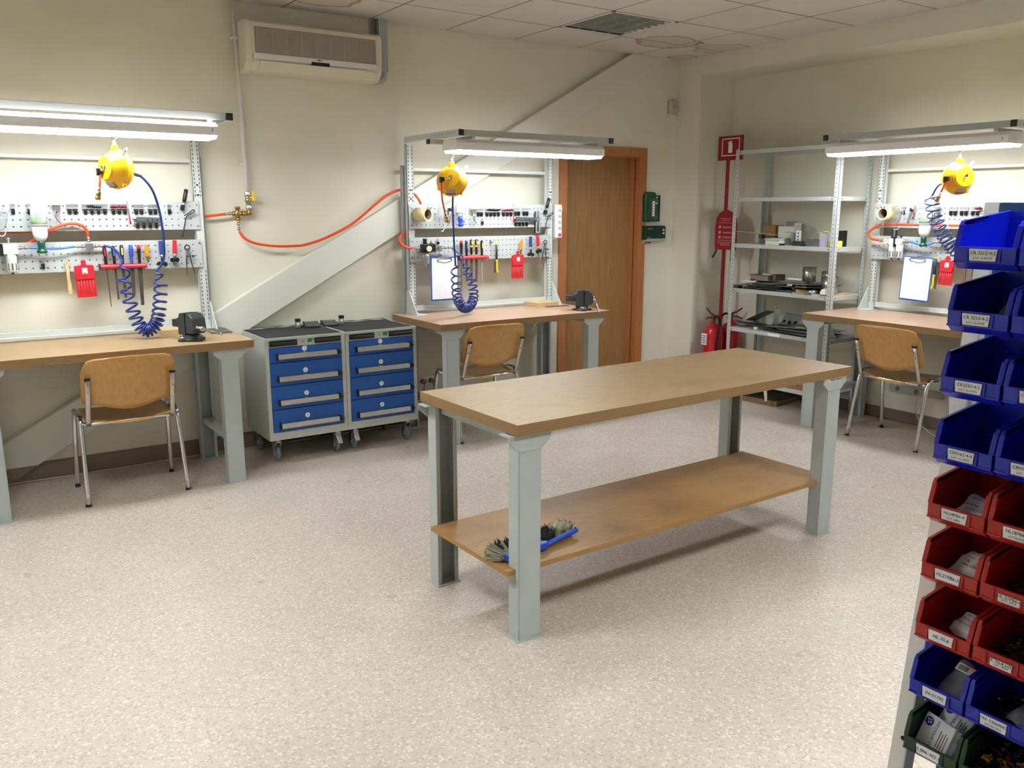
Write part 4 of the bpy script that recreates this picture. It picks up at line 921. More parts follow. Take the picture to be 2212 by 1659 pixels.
# hose reels
def reel(b, c, d, label, hang_z, guide, tail, outlet=None):
    """c: centre (u,v,z) local; d: local axis direction of the cover disc (x right, y into the wall)"""
    t = thing('hose_reel', label, 'hose reel', at(b, *c), brz(b), 'yellow air hose reels')
    a = Vector(d).normalized(); up0 = Vector((0, 0, 1)); sd = a.cross(up0).normalized(); u2 = sd.cross(a)
    ob('housing', G().lathe([(.02, -.058), (.060, -.056), (.088, -.040), (.096, -.022), (.099, -.012), (.099, -.004), (.102, -.004), (.102, .006), (.099, .006), (.096, .014), (.064, .060), (.060, .064)], (0, 0, 0), a, 40), YEL, t)
    ob('cover_disc', G().lathe([(.0605, .062), (.0605, .067), (.058, .069)], (0, 0, 0), a, 36), YEL, t, bevel=.001)
    o0 = a*.069
    ob('tension_bolt', G().cyl(o0+Vector((0, 0, .004)), o0+a*.014+Vector((0, 0, .004)), .010, n=6).ball(o0+a*.012-u2*.012+sd*.006, .007, 8).cyl(o0+u2*.014-sd*.010, o0+a*.008+u2*.014-sd*.010, .005), CHROME, t)
    ob('hanging_lug', G().prism([(-.022, .085), (.022, .085), (.012, .122), (-.012, .122)], 1, -.014, .014), YEL, t, bevel=.003)
    ob('swivel', G().cyl((0, 0, .12), (0, 0, .142), .007).cyl((0, 0, .126), (0, 0, .133), .010), ZINC, t)
    hz = hang_z-c[2]
    ob('hook', G().tube(smooth_path([(0, 0, .14), (.010, 0, .150), (.015, 0, .165), (.011, 0, .182), (0, 0, .189), (-.010, 0, .182), (-.012, 0, .170)], 4), .0042, 8).tube([(0, .0, .183), (.008, .0, .19), (.009, 0, hz-.012), (0, 0, hz), (-.009, 0, hz-.012), (-.008, 0, .19)], .0035, 8, closed=True), mat('dull_hook_steel', (62, 60, 56), .5, .6), t)
    e = u2*.075+sd*.075*(1 if sd.dot(Vector((1, 0, 0))) > 0 else -1)
    ob('ear', G().cyl(e*.9+a*.0, e*.9+a*.004, .013).cyl(e*1.25, e*1.25+a*.004, .012).tube([e*.9+a*.002, e*1.25+a*.002], .010, 8, sy=.3), LGREY if b == 2 else ZINC, t)
    e2 = -u2*.082+sd*.062*(1 if sd.dot(Vector((1, 0, 0))) > 0 else -1)
    ob('lug', G().cyl(e2-a*.008, e2+a*.010, .010), YEL, t)
    e3 = -u2*.052-sd*.085*(1 if sd.dot(Vector((1, 0, 0))) > 0 else -1); ob('lug', G().cyl(e3-a*.008, e3+a*.010, .010), YEL, t)
    # decal on the lower cone
    dc = -u2*.083+a*.034; nrm = (-u2*.8+a*.6).normalized(); tt = nrm.cross(sd).normalized()
    for nm, h0, h1, w_, m in (('decal', -.018, .018, .030, mat('silver_decal', (170, 170, 172), .4)), ('decal_bar', .010, .018, .030, DRED)):
        of = .002 if nm == 'decal' else .0028
        ob(nm, G().add([dc+nrm*of+sd*s*w_+tt*h for s, h in ((-1, h0), (1, h0), (1, h1), (-1, h1))]+[dc-nrm*.004+sd*s*w_+tt*h for s, h in ((-1, h0), (1, h0), (1, h1), (-1, h1))],
            [(0, 1, 2, 3), (7, 6, 5, 4), (0, 4, 5, 1), (1, 5, 6, 2), (2, 6, 7, 3), (3, 7, 4, 0)]), m, t)
    gx = Vector(guide); ob('hose_guide', G().box(gx.x-.014, gx.y-.014, gx.z-.015, gx.x+.014, gx.y+.014, gx.z+.015), BLACK, t, bevel=.004)
    ob('hose_guide_roller', G().cyl(gx+Vector((-.008, -.010, -.016)), gx+Vector((-.008, .010, -.016)), .007), BLACK, t)
    tp = [Vector(q) for q in tail]
    ob('orange_tail', G().tube(smooth_path([gx]+tp, 6), .0058, 8), ORANGE, t)
    e = tp[-1]; dn = (tp[-1]-tp[-2]).normalized() if len(tp) > 1 else Vector((0, 0, -1))
    ob('collar', G().cyl(e-dn*.002, e+dn*.022, .0075), WHITEP if b == 3 else mat('pinkish_collar', (190, 150, 130), .4, .5), t)
    ob('brass_coupler', G().lathe([(.008, .02), (.0125, .024), (.0125, .040), (.010, .043), (.0135, .047), (.0135, .060), (.009, .064)], e, dn, 14), BRASS, t)
    if outlet: ob('outlet_boot', G().tube([Vector(q) for q in outlet], [.012, .010, .007], 10), mat('blue_grey_boot', (90, 100, 130), .5), t)
    g = G()
    if b != 1:
        k0 = -sd*(1 if sd.dot(Vector((1, 0, 0))) > 0 else -1)
        for k in range(4):
            r_ = .086-.006*k; pts = []
            for q in range(7):
                an = R(-38+12*q-18); pts.append(k0*(r_*math.cos(an))+u2*(r_*math.sin(an))+a*(.020+.009*k))
            g.tube(pts, .0052, 6)
        ob('wound_hose', g, ORANGE, t)
    return t
def axis_for(b, c, s, dn=.1):   # cover axis turned sideways by s from facing the middle of the room
    vd = Vector((-5.5, -5.6, 0))-Vector(at(b, *c)); vd.z = 0; vd.normalize(); sdv = Vector((-vd.y, vd.x, 0))
    wv = sdv*s+vd*math.sqrt(max(0, 1-s*s))+Vector((0, 0, dn))
    return Matrix.Rotation(-brz(b), 3, 'Z') @ wv
reel(1, (.806, .66, 1.787), axis_for(1, (.806, .66, 1.787), -.84, .05), 'yellow hose reel over the left workbench, seen partly from the side', 1.955, (-.085, -.01, -.012), [(-.088, -.02, -.06), (-.095, -.02, -.095)], [(.080, -.01, -.018), (.098, -.015, -.024), (.118, -.018, -.032)])
reel(2, (.163, .60, 1.763), axis_for(2, (.163, .60, 1.763), -.15, .3), 'yellow hose reel over the middle workbench, round cover facing us', 1.95, (-.100, -.045, .010), [(-.108, -.05, -.03), (-.106, -.055, -.12), (-.090, -.06, -.20)])
reel(3, (.993, .60, 1.772), axis_for(3, (.993, .60, 1.772), .55, .1), 'yellow hose reel over the right workbench, orange hose showing in its slot', 1.945, (-.020, -.095, -.004), [(-.03, -.10, -.05), (-.045, -.10, -.085)])

# vises and blocks on the benches
def vise(x, y, z, rz, s, label, barang):
    t = thing('bench_vise', label, 'vise', (x, y, z), rz, 'dark grey bench vises')
    ob('base', G().lathe([(.062*s, 0), (.062*s, .012*s), (.052*s, .016*s), (.048*s, .036*s)], n=24).box(-.078*s, -.02*s, 0, .078*s, .02*s, .014*s).box(-.02*s, -.075*s, 0, .02*s, .075*s, .014*s), VISE, t, bevel=.002)
    ob('fixed_jaw', G().prism([(-.005*s, .036*s), (.06*s, .036*s), (.055*s, .09*s), (.075*s, .105*s), (.075*s, .125*s), (.05*s, .135*s), (.04*s, .160*s), (-.005*s, .160*s)], 0, -.045*s, .045*s), VISE, t, bevel=.004)
    ob('rear_slide', G().box(-.028*s, .05*s, .075*s, .028*s, .135*s, .118*s), VISE, t, bevel=.003)
    ob('moving_jaw', G().prism([(-.012*s, .045*s), (-.012*s, .160*s), (-.045*s, .160*s), (-.075*s, .135*s), (-.085*s, .07*s), (-.07*s, .045*s)], 0, -.045*s, .045*s), VISE, t, bevel=.006)
    ob('jaw_plate', G().box(-.048*s, -.012*s, .142*s, .048*s, -.008*s, .162*s), mat('dark_jaw', (70, 72, 74), .4, .6), t); ob('jaw_plate', G().box(-.048*s, -.006*s, .142*s, .048*s, -.002*s, .162*s), mat('dark_jaw', (70, 72, 74), .4, .6), t)
    ob('screw_head', G().cyl((0, -.083*s, .075*s), (0, -.112*s, .075*s), .014*s), ZINC, t)
    a = barang; c, q = math.cos(a), math.sin(a); y0 = -.103*s
    h = ob('handle_bar', G().cyl((-.035*s*c, y0, .075*s+.035*s*q), (.125*s*c, y0-.02*s, .075*s-.125*s*q), .0055*s), CHROMER, t)
    ob('bar_end', G().ball((.115*s*c, y0-.02*s, .075*s-.115*s*q), .008*s, 10).ball((-.035*s*c, y0, .075*s+.035*s*q), .008*s, 10), CHROME, h)
    for sx in (-1, 1): ob('base_bolt', G().cyl((sx*.064*s, 0, .014*s), (sx*.064*s, 0, .026*s), .008*s, n=6).tube([(sx*.064*s, -.02*s, .022*s), (sx*.064*s, .016*s, .03*s)], .003*s, 6), CHROMER, t)
vise(-4.305, -.560, H, R(22), 1.0, 'dark grey bench vise on the right end of the left workbench', R(20))
vise(-1.50, -.650, H, R(62), .95, 'dark grey bench vise on the right end of the middle workbench', R(140))
def block(x0, y0, x1, y1, z, h, rz, label, m=PALEW, name='wooden_block', cat='wood block'):
    return tag(ob(name, G().box(-(x1-x0)/2, -(y1-y0)/2, 0, (x1-x0)/2, (y1-y0)/2, h), m, None, ((x0+x1)/2, (y0+y1)/2, z), rz, .0015), label, cat)
block(-4.40, -.26, -4.20, -.12, H, .030, R(3), 'pale wooden block lying behind the vise on the left workbench')
block(-1.665, -.31, -1.46, -.13, H, .032, R(2), 'pale wooden block at the back of the middle workbench')
block(-4.13, -.37, -4.01, -.14, H, .006, R(-4), 'flat grey metal plate lying right of the vise, left workbench', SCRAPD, 'metal_plate', 'plate')
block(-1.60, -.36, -1.40, -.33, H, .006, R(-8), 'thin dark metal strip behind the middle workbench vise', SCRAPD, 'metal_strip', 'strip')

# ------------------------------------------------------------------ things on the back wall
t = thing('air_conditioner', 'aged white split air conditioner mounted high on the back wall', 'air conditioner', (-3.775, 0, 2.415))
AW = .91
prof = [(0, 0), (0, .30), (-.15, .30), (-.182, .285), (-.19, .25), (-.19, .105), (-.182, .085), (-.175, .055), (-.13, .01), (-.08, 0)]
ob('body', G().prism(prof, 0, .04, AW-.0), ACM, t, bevel=.003)
ob('side_cap', G().prism([(0, -.002), (0, .304), (-.15, .304), (-.186, .288), (-.196, .25), (-.196, .10), (-.186, .05), (-.13, .004), (-.08, -.002)], 0, 0, .045), ACM, t, bevel=.012)
ob('side_cap', G().prism([(0, -.002), (0, .304), (-.15, .304), (-.186, .288), (-.194, .25), (-.194, .10), (-.186, .05), (-.13, .004), (-.08, -.002)], 0, AW-.03, AW), ACM, t, bevel=.01)
g = G()
for k in range(30): z = .112+.0048*k; g.box(.06, -.1935, z, AW-.045, -.19, z+.0026)
ob('grille_slats', g, ACG, t)['kind'] = 'stuff'
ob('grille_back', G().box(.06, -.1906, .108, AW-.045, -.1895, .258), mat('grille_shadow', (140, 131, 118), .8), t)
for k in range(9): x = .075+k*.0945; ob('grille_rib', G().box(x-.002, -.1942, .110, x+.002, -.19, .257), ACG, t)
ob('front_band', G().box(.045, -.196, .072, AW-.03, -.185, .105), WHITEM, t, bevel=.004)
ob('air_flap', G().prism([(-.186, .060), (-.189, .062), (-.150, .020), (-.146, .022)], 0, .09, AW-.12), ACM, t, bevel=.001)
ob('flap_gap', G().box(.088, -.1835, .058, AW-.118, -.180, .062), SLOT, t)
ob('display_window', G().box(.415, -.1975, .062, .535, -.19, .083), DGLASS, t)
ob('emblem', G().lathe([(.006, 0), (.006, .001)], (.468, -.1962, .095), (0, -1, 0), 16).box(.448, -.1972, .0935, .489, -.196, .0965), mat('dull_emblem', (90, 86, 78), .4, .5), t)
tag(ob('pipe_cover', G().box(-2.825, -.07, 2.50, -2.762, 0, HC).tube(smooth_path([(-2.793, -.035, 2.55), (-2.793, -.04, 2.48), (-2.82, -.045, 2.452), (-2.90, -.05, 2.448)]), .032, 14), mat('bluish_grey_duct', (176, 180, 180), .5), None, bevel=.004), 'grey pipe cover running from the air conditioner up to the ceiling', 'pipe cover')
tag(ob('grey_pipe', G().cyl((-2.845, -.03, 2.60), (-2.845, -.03, HC), .012), mat('grey_pipe', (132, 134, 130), .5)), 'thin grey pipe between the air conditioner and the ceiling', 'pipe')
t = thing('air_supply_pipe', 'white wall pipe coming down from the ceiling to a brass valve and cross', 'pipe', (0, 0, 0))
ob('pipe', G().cyl((-3.790, -.035, HC), (-3.772, -.045, 1.675), .0125, n=16), WHITEM, t)
for z in (2.62, 1.86): ob('pipe_clip', G().box(-3.805, -.05, z-.008, -3.76, 0, z+.008), WHITEM, t, bevel=.002)
v = ob('ball_valve', G().cyl((-3.772, -.045, 1.69), (-3.772, -.045, 1.66), .019, n=6).cyl((-3.772, -.045, 1.665), (-3.768, -.045, 1.60), .015).ball((-3.77, -.045, 1.64), .022, 12).cyl((-3.768, -.045, 1.606), (-3.766, -.045, 1.575), .020, n=6), mat('nickel', (176, 168, 150), .3, 1), t, bevel=.001)
ob('valve_lever', G().box(-3.752, -.085, 1.635, -3.735, -.078, 1.70).box(-3.770, -.082, 1.65, -3.74, -.06, 1.66), YPL, v, bevel=.003)
ob('brass_cross', G().cyl((-3.766, -.045, 1.58), (-3.766, -.045, 1.548), .017, n=8).cyl((-3.766, -.045, 1.556), (-3.800, -.045, 1.556), .014).cyl((-3.79, -.045, 1.556), (-3.812, -.045, 1.556), .018, n=6).cyl((-3.812, -.045, 1.556), (-3.87, -.045, 1.556), .013)
   .cyl((-3.842, -.045, 1.595), (-3.842, -.045, 1.520), .013).cyl((-3.842, -.045, 1.600), (-3.842, -.045, 1.586), .018, n=6).cyl((-3.842, -.045, 1.53), (-3.842, -.045, 1.512), .017, n=6).cyl((-3.876, -.045, 1.556), (-3.862, -.045, 1.556), .017, n=6), BRASS, t)
g = G(); fitting(g, (-3.876, -.05, 1.556), (-3.93, -.052, 1.554), .0085); fitting(g, (-3.842, -.05, 1.512), (-3.843, -.058, 1.44), .0085)
ob('hose_fitting', g, CHROMER, t)
for z_, x_ in ((1.86, -3.80),): tag(ob('wall_screw', G().cyl((x_, 0, z_), (x_, -.02, z_), .006), ZINC), 'small screw head on the wall beside the white pipe', 'screw')
tag(ob('floor_cable', G().tube(smooth_path([(-6.2, -.03, .004), (-5.4, -.022, .006), (-4.8, -.025, .004), (-4.2, -.018, .005), (-3.9, -.02, .004), (-3.4, -.03, .004), (-2.7, -.03, .004)]), .004, 6), CABLE), 'thin pale cable lying along the foot of the back wall', 'cable')
t = thing('cable_bundle', 'bundle of beige cables hanging under the middle workbench', 'cables', (0, 0, 0))
for k in range(4):
    ob('cable', G().tube(smooth_path([(-1.48+.025*k, -.10, .795), (-1.56+.02*k, -.09, .62), (-1.64+.008*k, -.08, .50), (-1.66, -.08, .475)]), .0035, 6), CABLE, t)
ob('cable', G().tube(smooth_path([(-1.66, -.08, .475), (-1.80, -.06, .40), (-1.98, -.04, .24), (-2.2, -.03, .05), (-2.4, -.03, .006)]), .0035, 6), CABLE, t)
t = thing('wall_socket', 'low double wall socket with black plugs behind the chair, middle workbench', 'socket', (0, 0, 0))
ob('plate', G().box(-2.55, -.012, .27, -2.40, 0, .345), WHITEM, t, bevel=.003)
for x in (-2.52, -2.45): ob('plug', G().cyl((x, -.012, .308), (x, -.045, .308), .018), mat('grey_plug', (120, 116, 108), .5), t); 
ob('plug_cord', G().tube(smooth_path([(-2.52, -.045, .30), (-2.535, -.055, .22), (-2.55, -.05, .12), (-2.60, -.035, .01)]), .004, 6).tube(smooth_path([(-2.45, -.045, .30), (-2.43, -.055, .2), (-2.44, -.05, .1), (-2.46, -.035, .01)]), .004, 6), mat('grey_plug', (120, 116, 108), .5), t)
# eyewash station and plaster box
t = thing('eyewash_station', 'dark green eyewash station with a bottle case and picture strip beside the door', 'first aid', (-.33, 0, 1.48))
ob('back_panel', G().box(0, -.02, 0, .205, -.0, .225), mat('black_green_board', (16, 40, 34), .5), t, bevel=.002)
ob('dust_hood', G().prism([(0, 0), (.12, 0), (.125, .235), (.105, .252), (.02, .252), (0, .235)], 1, -.055, -.02), GREENP, t, bevel=.008)
ob('bottle_case', G().prism([(.035, .012), (.118, .012), (.118, .19), (.105, .20), (.045, .20), (.035, .19)], 1, -.09, -.05), CLEAR, t, bevel=.006)
ob('instruction_card', G().box(.045, -.0925, .045, .072, -.0905, .172), PAPER, t)
for k in range(5): ob('print_line', G().box(.048, -.0935, .058+.023*k, .068, -.0925, .066+.023*k), mat('pink_print', (205, 150, 150), .6), t)
ob('green_label', G().box(.074, -.0925, .045, .102, -.0905, .172), GREENP, t)
def cross(g, x, y, z, s): return g.box(x-s, y-.001, z-s*.35, x+s, y, z+s*.35).box(x-s*.35, y-.001, z-s, x+s*.35, y, z+s)
ob('white_cross', cross(G(), .088, -.0926, .155, .009), INKW, t)
ob('white_cross', cross(G(), .165, -.0205, .205, .012), INKW, t)
for k, (m) in enumerate((mat('pic_grey', (170, 168, 160), .6), mat('pic_dark', (70, 60, 56), .6), mat('pic_grey2', (140, 136, 128), .6))):
    ob('picture', G().box(.142, -.0215, .135-.058*k, .180, -.0205, .185-.058*k), m, t)
ob('red_hand', G().cyl((.163, -.0215, .105), (.163, -.0225, .105), .011), DRED, t)
ob('eye_shape', G().lathe([(.013, 0), (.013, .001)], (.161, -.0215, .160), (0, -1, 0), 18, sy=.6), SLOT, t)
t = thing('plaster_dispenser', 'dark green plaster dispenser under the eyewash station', 'first aid', (-.33, 0, 1.300))
ob('case', G().prism([(0, .025), (.245, .025), (.245, .130), (.232, .143), (0, .143)], 1, -.06, 0), mat('deep_green_plastic', (8, 52, 38), .4), t, bevel=.003)
ob('tray', G().box(.018, -.064, .008, .24, 0, .032), mat('pale_green_grey', (168, 180, 172), .4), t, bevel=.002)
ob('strips', G().box(.004, -.03, -.012, .10, -.01, .012), mat('skin_strip', (206, 150, 110), .7), t)
for k in range(4): ob('strip_pad', G().box(.012+.023*k, -.0315, -.006, .026+.023*k, -.030, .004), mat('brown_pad', (150, 92, 60), .7), t)
ob('white_cross', cross(G(), .217, -.0605, .105, .012), INKW, t)
ob('white_mark', G().box(.205, -.0615, .07, .228, -.0603, .084), INKW, t)
text('Salvequick', .013, INKW, t, (.055, -.0608, .118), (R(90), 0, 0)); text('Cederroth', .010, INKW, t, (.045, -.0608, .042), (R(90), 0, 0))
t = thing('motion_detector', 'small off white motion detector in the corner near the ceiling', 'detector', (-.014, -.004, 2.392), R(0))
ob('case', G().prism([(-.048, 0), (.048, 0), (.048, -.022), (.030, -.040), (-.030, -.040), (-.048, -.022)], 2, 0, .112), mat('grey_detector_plastic', (186, 180, 166), .5), t, bevel=.006)
ob('lens', G().box(-.028, -.043, .01, .028, -.038, .05), mat('milky_lens', (196, 190, 176), .3), t, bevel=.004); ob('led', G().box(-.006, -.0415, .062, .006, -.0395, .067), SLOT, t)

# ------------------------------------------------------------------ fire extinguisher stand
t = thing('extinguisher_stand', 'red extinguisher stand: pole with pictogram sign and instruction board', 'stand', (.235, -.480, 0), R(-90)); t.scale = (1.03, 1, 1.004)
# local x = world -y, local -y = world -x
ob('pole', G().box(-.041, -.008, .02, -.013, .008, 2.0), SIGNR, t, bevel=.001)
ob('sign_board', G().box(-.13, -.012, 1.985, .135, -.006, 2.185), SIGNR, t, bevel=.001)
sg = G()
for a in ((-.090, -.0130, 2.020, .098, -.0118, 2.028), (-.090, -.0130, 2.157, .098, -.0118, 2.165), (-.090, -.0130, 2.020, -.082, -.0118, 2.165), (.090, -.0130, 2.020, .098, -.0118, 2.165)): sg.box(*a)
ob('white_border', sg, INKW, t)
ob('extinguisher_symbol', G().box(-.020, -.0132, 2.045, .022, -.0118, 2.115).prism([(-.020, 2.115), (.022, 2.115), (.012, 2.130), (-.010, 2.130)], 1, -.0132, -.0118).prism([(-.028, 2.126), (-.024, 2.120), (.010, 2.132), (.018, 2.136), (.016, 2.142), (-.010, 2.140)], 1, -.0132, -.0118), INKW, t)
bp_ = [(-.11, 1.235), (.115, 1.235), (.118, 1.44), (.105, 1.50), (.075, 1.545), (.02, 1.572), (-.02, 1.572), (-.075, 1.545), (-.105, 1.50), (-.118, 1.42)]
ob('instruction_board', G().prism(bp_, 1, -.022, -.010), SIGNR, t, bevel=.002)
pr = mat('pale_red_print', (212, 150, 150), .6)
for k, (z, x0, x1) in enumerate(((1.500, -.06, .06), (1.485, -.05, .05), (1.465, -.075, .075), (1.430, -.03, .07), (1.422, -.03, .06), (1.385, -.03, .07), (1.377, -.03, .065), (1.345, -.03, .07), (1.337, -.03, .065), (1.315, -.085, .08), (1.298, -.085, .08), (1.285, -.06, .05), (1.275, -.05, .05))):
    ob('print_line', G().box(x0, -.0230, z-.002, x1, -.0218, z+.002), pr, t)
for z in (1.428, 1.383, 1.343): ob('pictogram', G().prism([(-.075, z-.012), (-.05, z-.012), (-.048, z+.006), (-.06, z+.014), (-.074, z+.004)], 1, -.0230, -.0218), pr, t)
ob('rubber_clip', G().tube(smooth_path([(-.090, -.02, 1.235), (-.095, -.03, 1.205), (-.115, -.04, 1.165)]), .008, 8), BLACK, t)
ob('rubber_clip', G().tube(smooth_path([(.075, -.02, 1.235), (.085, -.03, 1.18), (.09, -.04, 1.14)]), .008, 8), BLACK, t)
ob('foot', G().box(-.13, -.19, 0, .12, .19, .02), SIGNR, t, bevel=.002)
def extinguisher(x, y, r, h, rz, label, powder):
    t = thing('fire_extinguisher', label, 'fire extinguisher', (x, y, .02), rz, 'red fire extinguishers')
    ob('cylinder', G().lathe([(r*.9, 0), (r, .02), (r, h*.78), (r*.94, h*.86), (r*.7, h*.93), (r*.3, h*.97), (.022, h)], n=32), REDX, t)
    ob('neck', G().cyl((0, 0, h), (0, 0, h+.03), .018).box(-.016, -.02, h+.02, .016, .02, h+.055), mat('dark_brass', (130, 90, 60), .4, .7), t, bevel=.003)
    ob('upper_lever', G().tube([(.01, 0, h+.05), (-.05, 0, h+.075), (-.095, 0, h+.11)], [.012, .010, .007], 8, sy=.8), mat('lever_red', (120, 26, 34), .4), t)
    ob('lower_lever', G().tube([(.0, 0, h+.035), (-.06, 0, h+.03), (-.10, 0, h+.015)], [.012, .010, .007], 8, sy=.8), mat('lever_red', (120, 26, 34), .4), t)
    if powder: ob('gauge', G().cyl((.03, -.02, h+.02), (.03, -.03, h+.02), .014), BRASS, t)
    ob('hose', G().tube(smooth_path([(.015, 0, h+.045), (.06, -.01, h+.05), (.10, -.03, h-.02), (.098, -.05, h*.6), (.09, -.06, h*.35), (.11, -.06, h*.12)]), .010, 10), BLACK, t)
    return t
t = extinguisher(.12, -.50+.02, .088, .60, R(-95), 'red fire extinguisher with a small white label, left one beside the shelving', False)
ob('label_card', G().box(-.045, -.092, .40, .020, -.088, .50), PAPER, t)
for k in range(4): ob('print_line', G().box(-.034, -.0932, .415+.02*k, .010, -.092, .423+.02*k), mat('grey_print', (120, 120, 130), .6), t)
t = extinguisher(.345, -.478, .088, .60, R(120), 'red fire extinguisher printed with instructions, behind the shelf post', True)
pn = G()
for k in range(10):
    z = .08+.033*k
    for q in range(5):
        an = R(-165+q*22-0); 
        a0, a1 = an, an+R(16)
        pn.add([(.0885*math.cos(a0), .0885*math.sin(a0), z), (.0885*math.cos(a1), .0885*math.sin(a1), z), (.0885*math.cos(a1), .0885*math.sin(a1), z+.008+.01*((k+q) % 3)), (.0885*math.cos(a0), .0885*math.sin(a0), z+.008+.01*((k+q) % 3))], [(0, 1, 2, 3)])
ob('printed_panel', pn, pr, t)['kind'] = 'stuff'

# ------------------------------------------------------------------ metal shelving
SX0, SX1, SY0, SY1 = .03, .42, -1.70, -.715
t = thing('metal_shelving', 'tall light grey slotted angle shelving full of metal offcuts beside the right workbench', 'shelving', (SX0, SY1, 0))
SD, SW = SX1-SX0, SY1-SY0
PG = mat('shelving_grey', (192, 198, 196), .42, var=.02)
for px, py, sx, sy in ((0, 0, 1, -1), (0, -SW, 1, 1), (SD, 0, -1, -1), (SD, -SW, -1, 1)):
    p_ = ob('post', G().box(min(px, px+sx*.002), min(py, py+sy*.036), 0, max(px, px+sx*.002), max(py, py+sy*.036), 2.06).box(min(px, px+sx*.036), min(py, py+sy*.002), 0, max(px, px+sx*.036), max(py, py+sy*.002), 2.06), PG, t)
    hg = G()
    for k in range(60):
        z = .05+.033*k
        hg.box(min(px-.0006, px), min(py+sy*.020, py+sy*.026), z, max(px, px-.0006) if px == 0 else px+.0006, max(py+sy*.020, py+sy*.026), z+.009)
        hg.box(min(px+sx*.020, px+sx*.026), py-.0006, z, max(px+sx*.020, px+sx*.026), py+.0006, z+.009)
    ob('post_holes', hg, mat('hole_grey', (96, 98, 98), .8), p_)['kind'] = 'stuff'
for z in (2.05, 1.675, 1.305, .940, .610, .185):
    s_ = ob('shelf', G().box(.003, -SW+.003, z-.002, SD-.003, -.003, z).box(.002, -SW+.002, z-.030, .004, -.002, z).box(SD-.004, -SW+.002, z-.030, SD-.002, -.002, z).box(.002, -SW+.002, z-.030, SD-.002, -SW+.004, z).box(.002, -.004, z-.030, SD-.002, -.002, z), PG, t)
    for yy in (-.05, -SW+.05): ob('bolt', G().cyl((-.001, yy, z-.015), (-.004, yy, z-.015), .005, n=6), SCRAPD, s_)
    for xx in (.05, SD-.05): ob('bolt', G().cyl((xx, -SW-.002, z-.015), (xx, -SW-.004, z-.015), .005, n=6), SCRAPD, s_)
tag(ob('shelf_label', G().box(-.001, 0, 0, 0, .115, .022), PAPER, None, (SX0-.0006, -1.26, .583)), 'white paper label on the front edge of the second shelf from the bottom', 'label')
def sbox(name, x, y0, y1, z, h, d, m, label, cat='box', rz=0, bevel=.002, lid=None):
    o = thing(name, label, cat, (x+d/2, (y0+y1)/2, z), R(rz)) if lid else None
    w_ = abs(y1-y0)
    if lid:
        ob('carton', G().box(-d/2, -w_/2, 0, d/2, w_/2, h*.72), m, o, bevel=bevel); ob('lid', G().box(-d/2-.003, -w_/2-.003, h*.72, d/2+.003, w_/2+.003, h), lid, o, bevel=bevel); return o
    return tag(ob(name, G().box(-d/2, -w_/2, 0, d/2, w_/2, h), m, None, (x+d/2, (y0+y1)/2, z), R(rz), bevel), label, cat)
Z3 = 1.3055
sbox('grey_box', .15, -.995, -.90, Z3, .045, .12, SCRAPD, 'small dark grey box near the left end of the middle shelf', rz=3)
sbox('open_carton', .07, -1.165, -1.03, Z3, .050, .14, mat('cream_card', (220, 216, 200), .7), 'cream carton with a pale green lid on the middle shelf', lid=mat('pale_green_card', (176, 206, 186), .7))
sbox('brown_box', .235, -1.0, -.87, Z3, .15, .10, CARDB, 'brown cardboard box standing at the back of the middle shelf', rz=-4)
tag(ob('metal_strip', G().box(-.02, -.20, 0, .02, .2, .003).box(-.05, -.16, .003, -.02, .18, .006), mat('pale_strip', (196, 180, 170), .6), None, (.17, -.86, Z3+.082), rot=(R(3), R(4), 0)), 'pale flat strips sticking out to the left on the middle shelf', 'strip')
sbox('strip_rest', .14, -.93, -.90, Z3+.046, .034, .05, SCRAPD, 'small block carrying the pale strips on the middle shelf', 'block')
sbox('white_panel_box', .225, -1.185, -1.03, Z3, .145, .05, mat('ivory_plastic', (226, 224, 212), .5), 'upright white box behind the cream carton on the middle shelf', rz=4)
sbox('white_bracket', .29, -1.17, -1.13, Z3, .17, .04, WHITEM, 'narrow white upright piece behind the white box, middle shelf', 'bracket'); sbox('grey_upright_box', .34, -1.09, -1.01, Z3, .18, .04, SCRAP, 'grey metal box at the very back of the middle shelf')
t = tag(ob('folded_sheet', G().prism([(-.045, 0), (.045, 0), (.045, .003), (-.042, .003), (-.028, .095), (.050, .098), (.050, .101), (-.031, .098)], 1, -.05, .05), SCRAP, None, (.16, -1.215, Z3), R(90)), 'folded grey sheet metal piece, middle of the middle shelf', 'sheet metal')
t = thing('holed_bracket', 'upright white bracket with three round holes on the middle shelf', 'bracket', (.12, -1.305, Z3))
ob('plate', G().box(0, -.026, 0, .003, .026, .115).box(0, -.026, 0, .05, .026, .003).box(0, .023, 0, .05, .026, .115), WHITEM, t)
for k in range(3): ob('hole', G().cyl((-.0008, 0, .045+.025*k), (0.0, 0, .045+.025*k), .006), SLOT, t)
sbox('black_box', .07, -1.41, -1.29, Z3, .036, .09, mat('black_painted', (40, 40, 42), .5), 'flat black box in front of the holed bracket, middle shelf')
sbox('dark_block', .04, -1.225, -1.19, Z3, .014, .03, SLOT, 'tiny black block on the edge of the middle shelf', 'block'); sbox('dark_block', .05, -1.42, -1.385, Z3, .014, .03, SLOT, 'tiny black block left of the grey channel, middle shelf', 'block')
tag(ob('channel_bracket', G().prism([(0, 0), (.11, 0), (.11, .055), (.108, .055), (.108, .003), (.002, .003), (.002, .055), (0, .055)], 1, -.065, .065), SCRAPD, None, (.07, -1.472, Z3)), 'dark grey metal channel right of the black box, middle shelf', 'bracket')
cr = G(); random.seed(3)
for k in range(6): cr.box(-.02, -.02, -.003, .02, .02, .003, 0, Matrix.Translation((random.uniform(-.02, .02), random.uniform(-.025, .025), .02+k*.011)) @ Matrix.Rotation(random.uniform(0, 3), 4, 'Z') @ Matrix.Rotation(random.uniform(-1, 1), 4, 'X'))
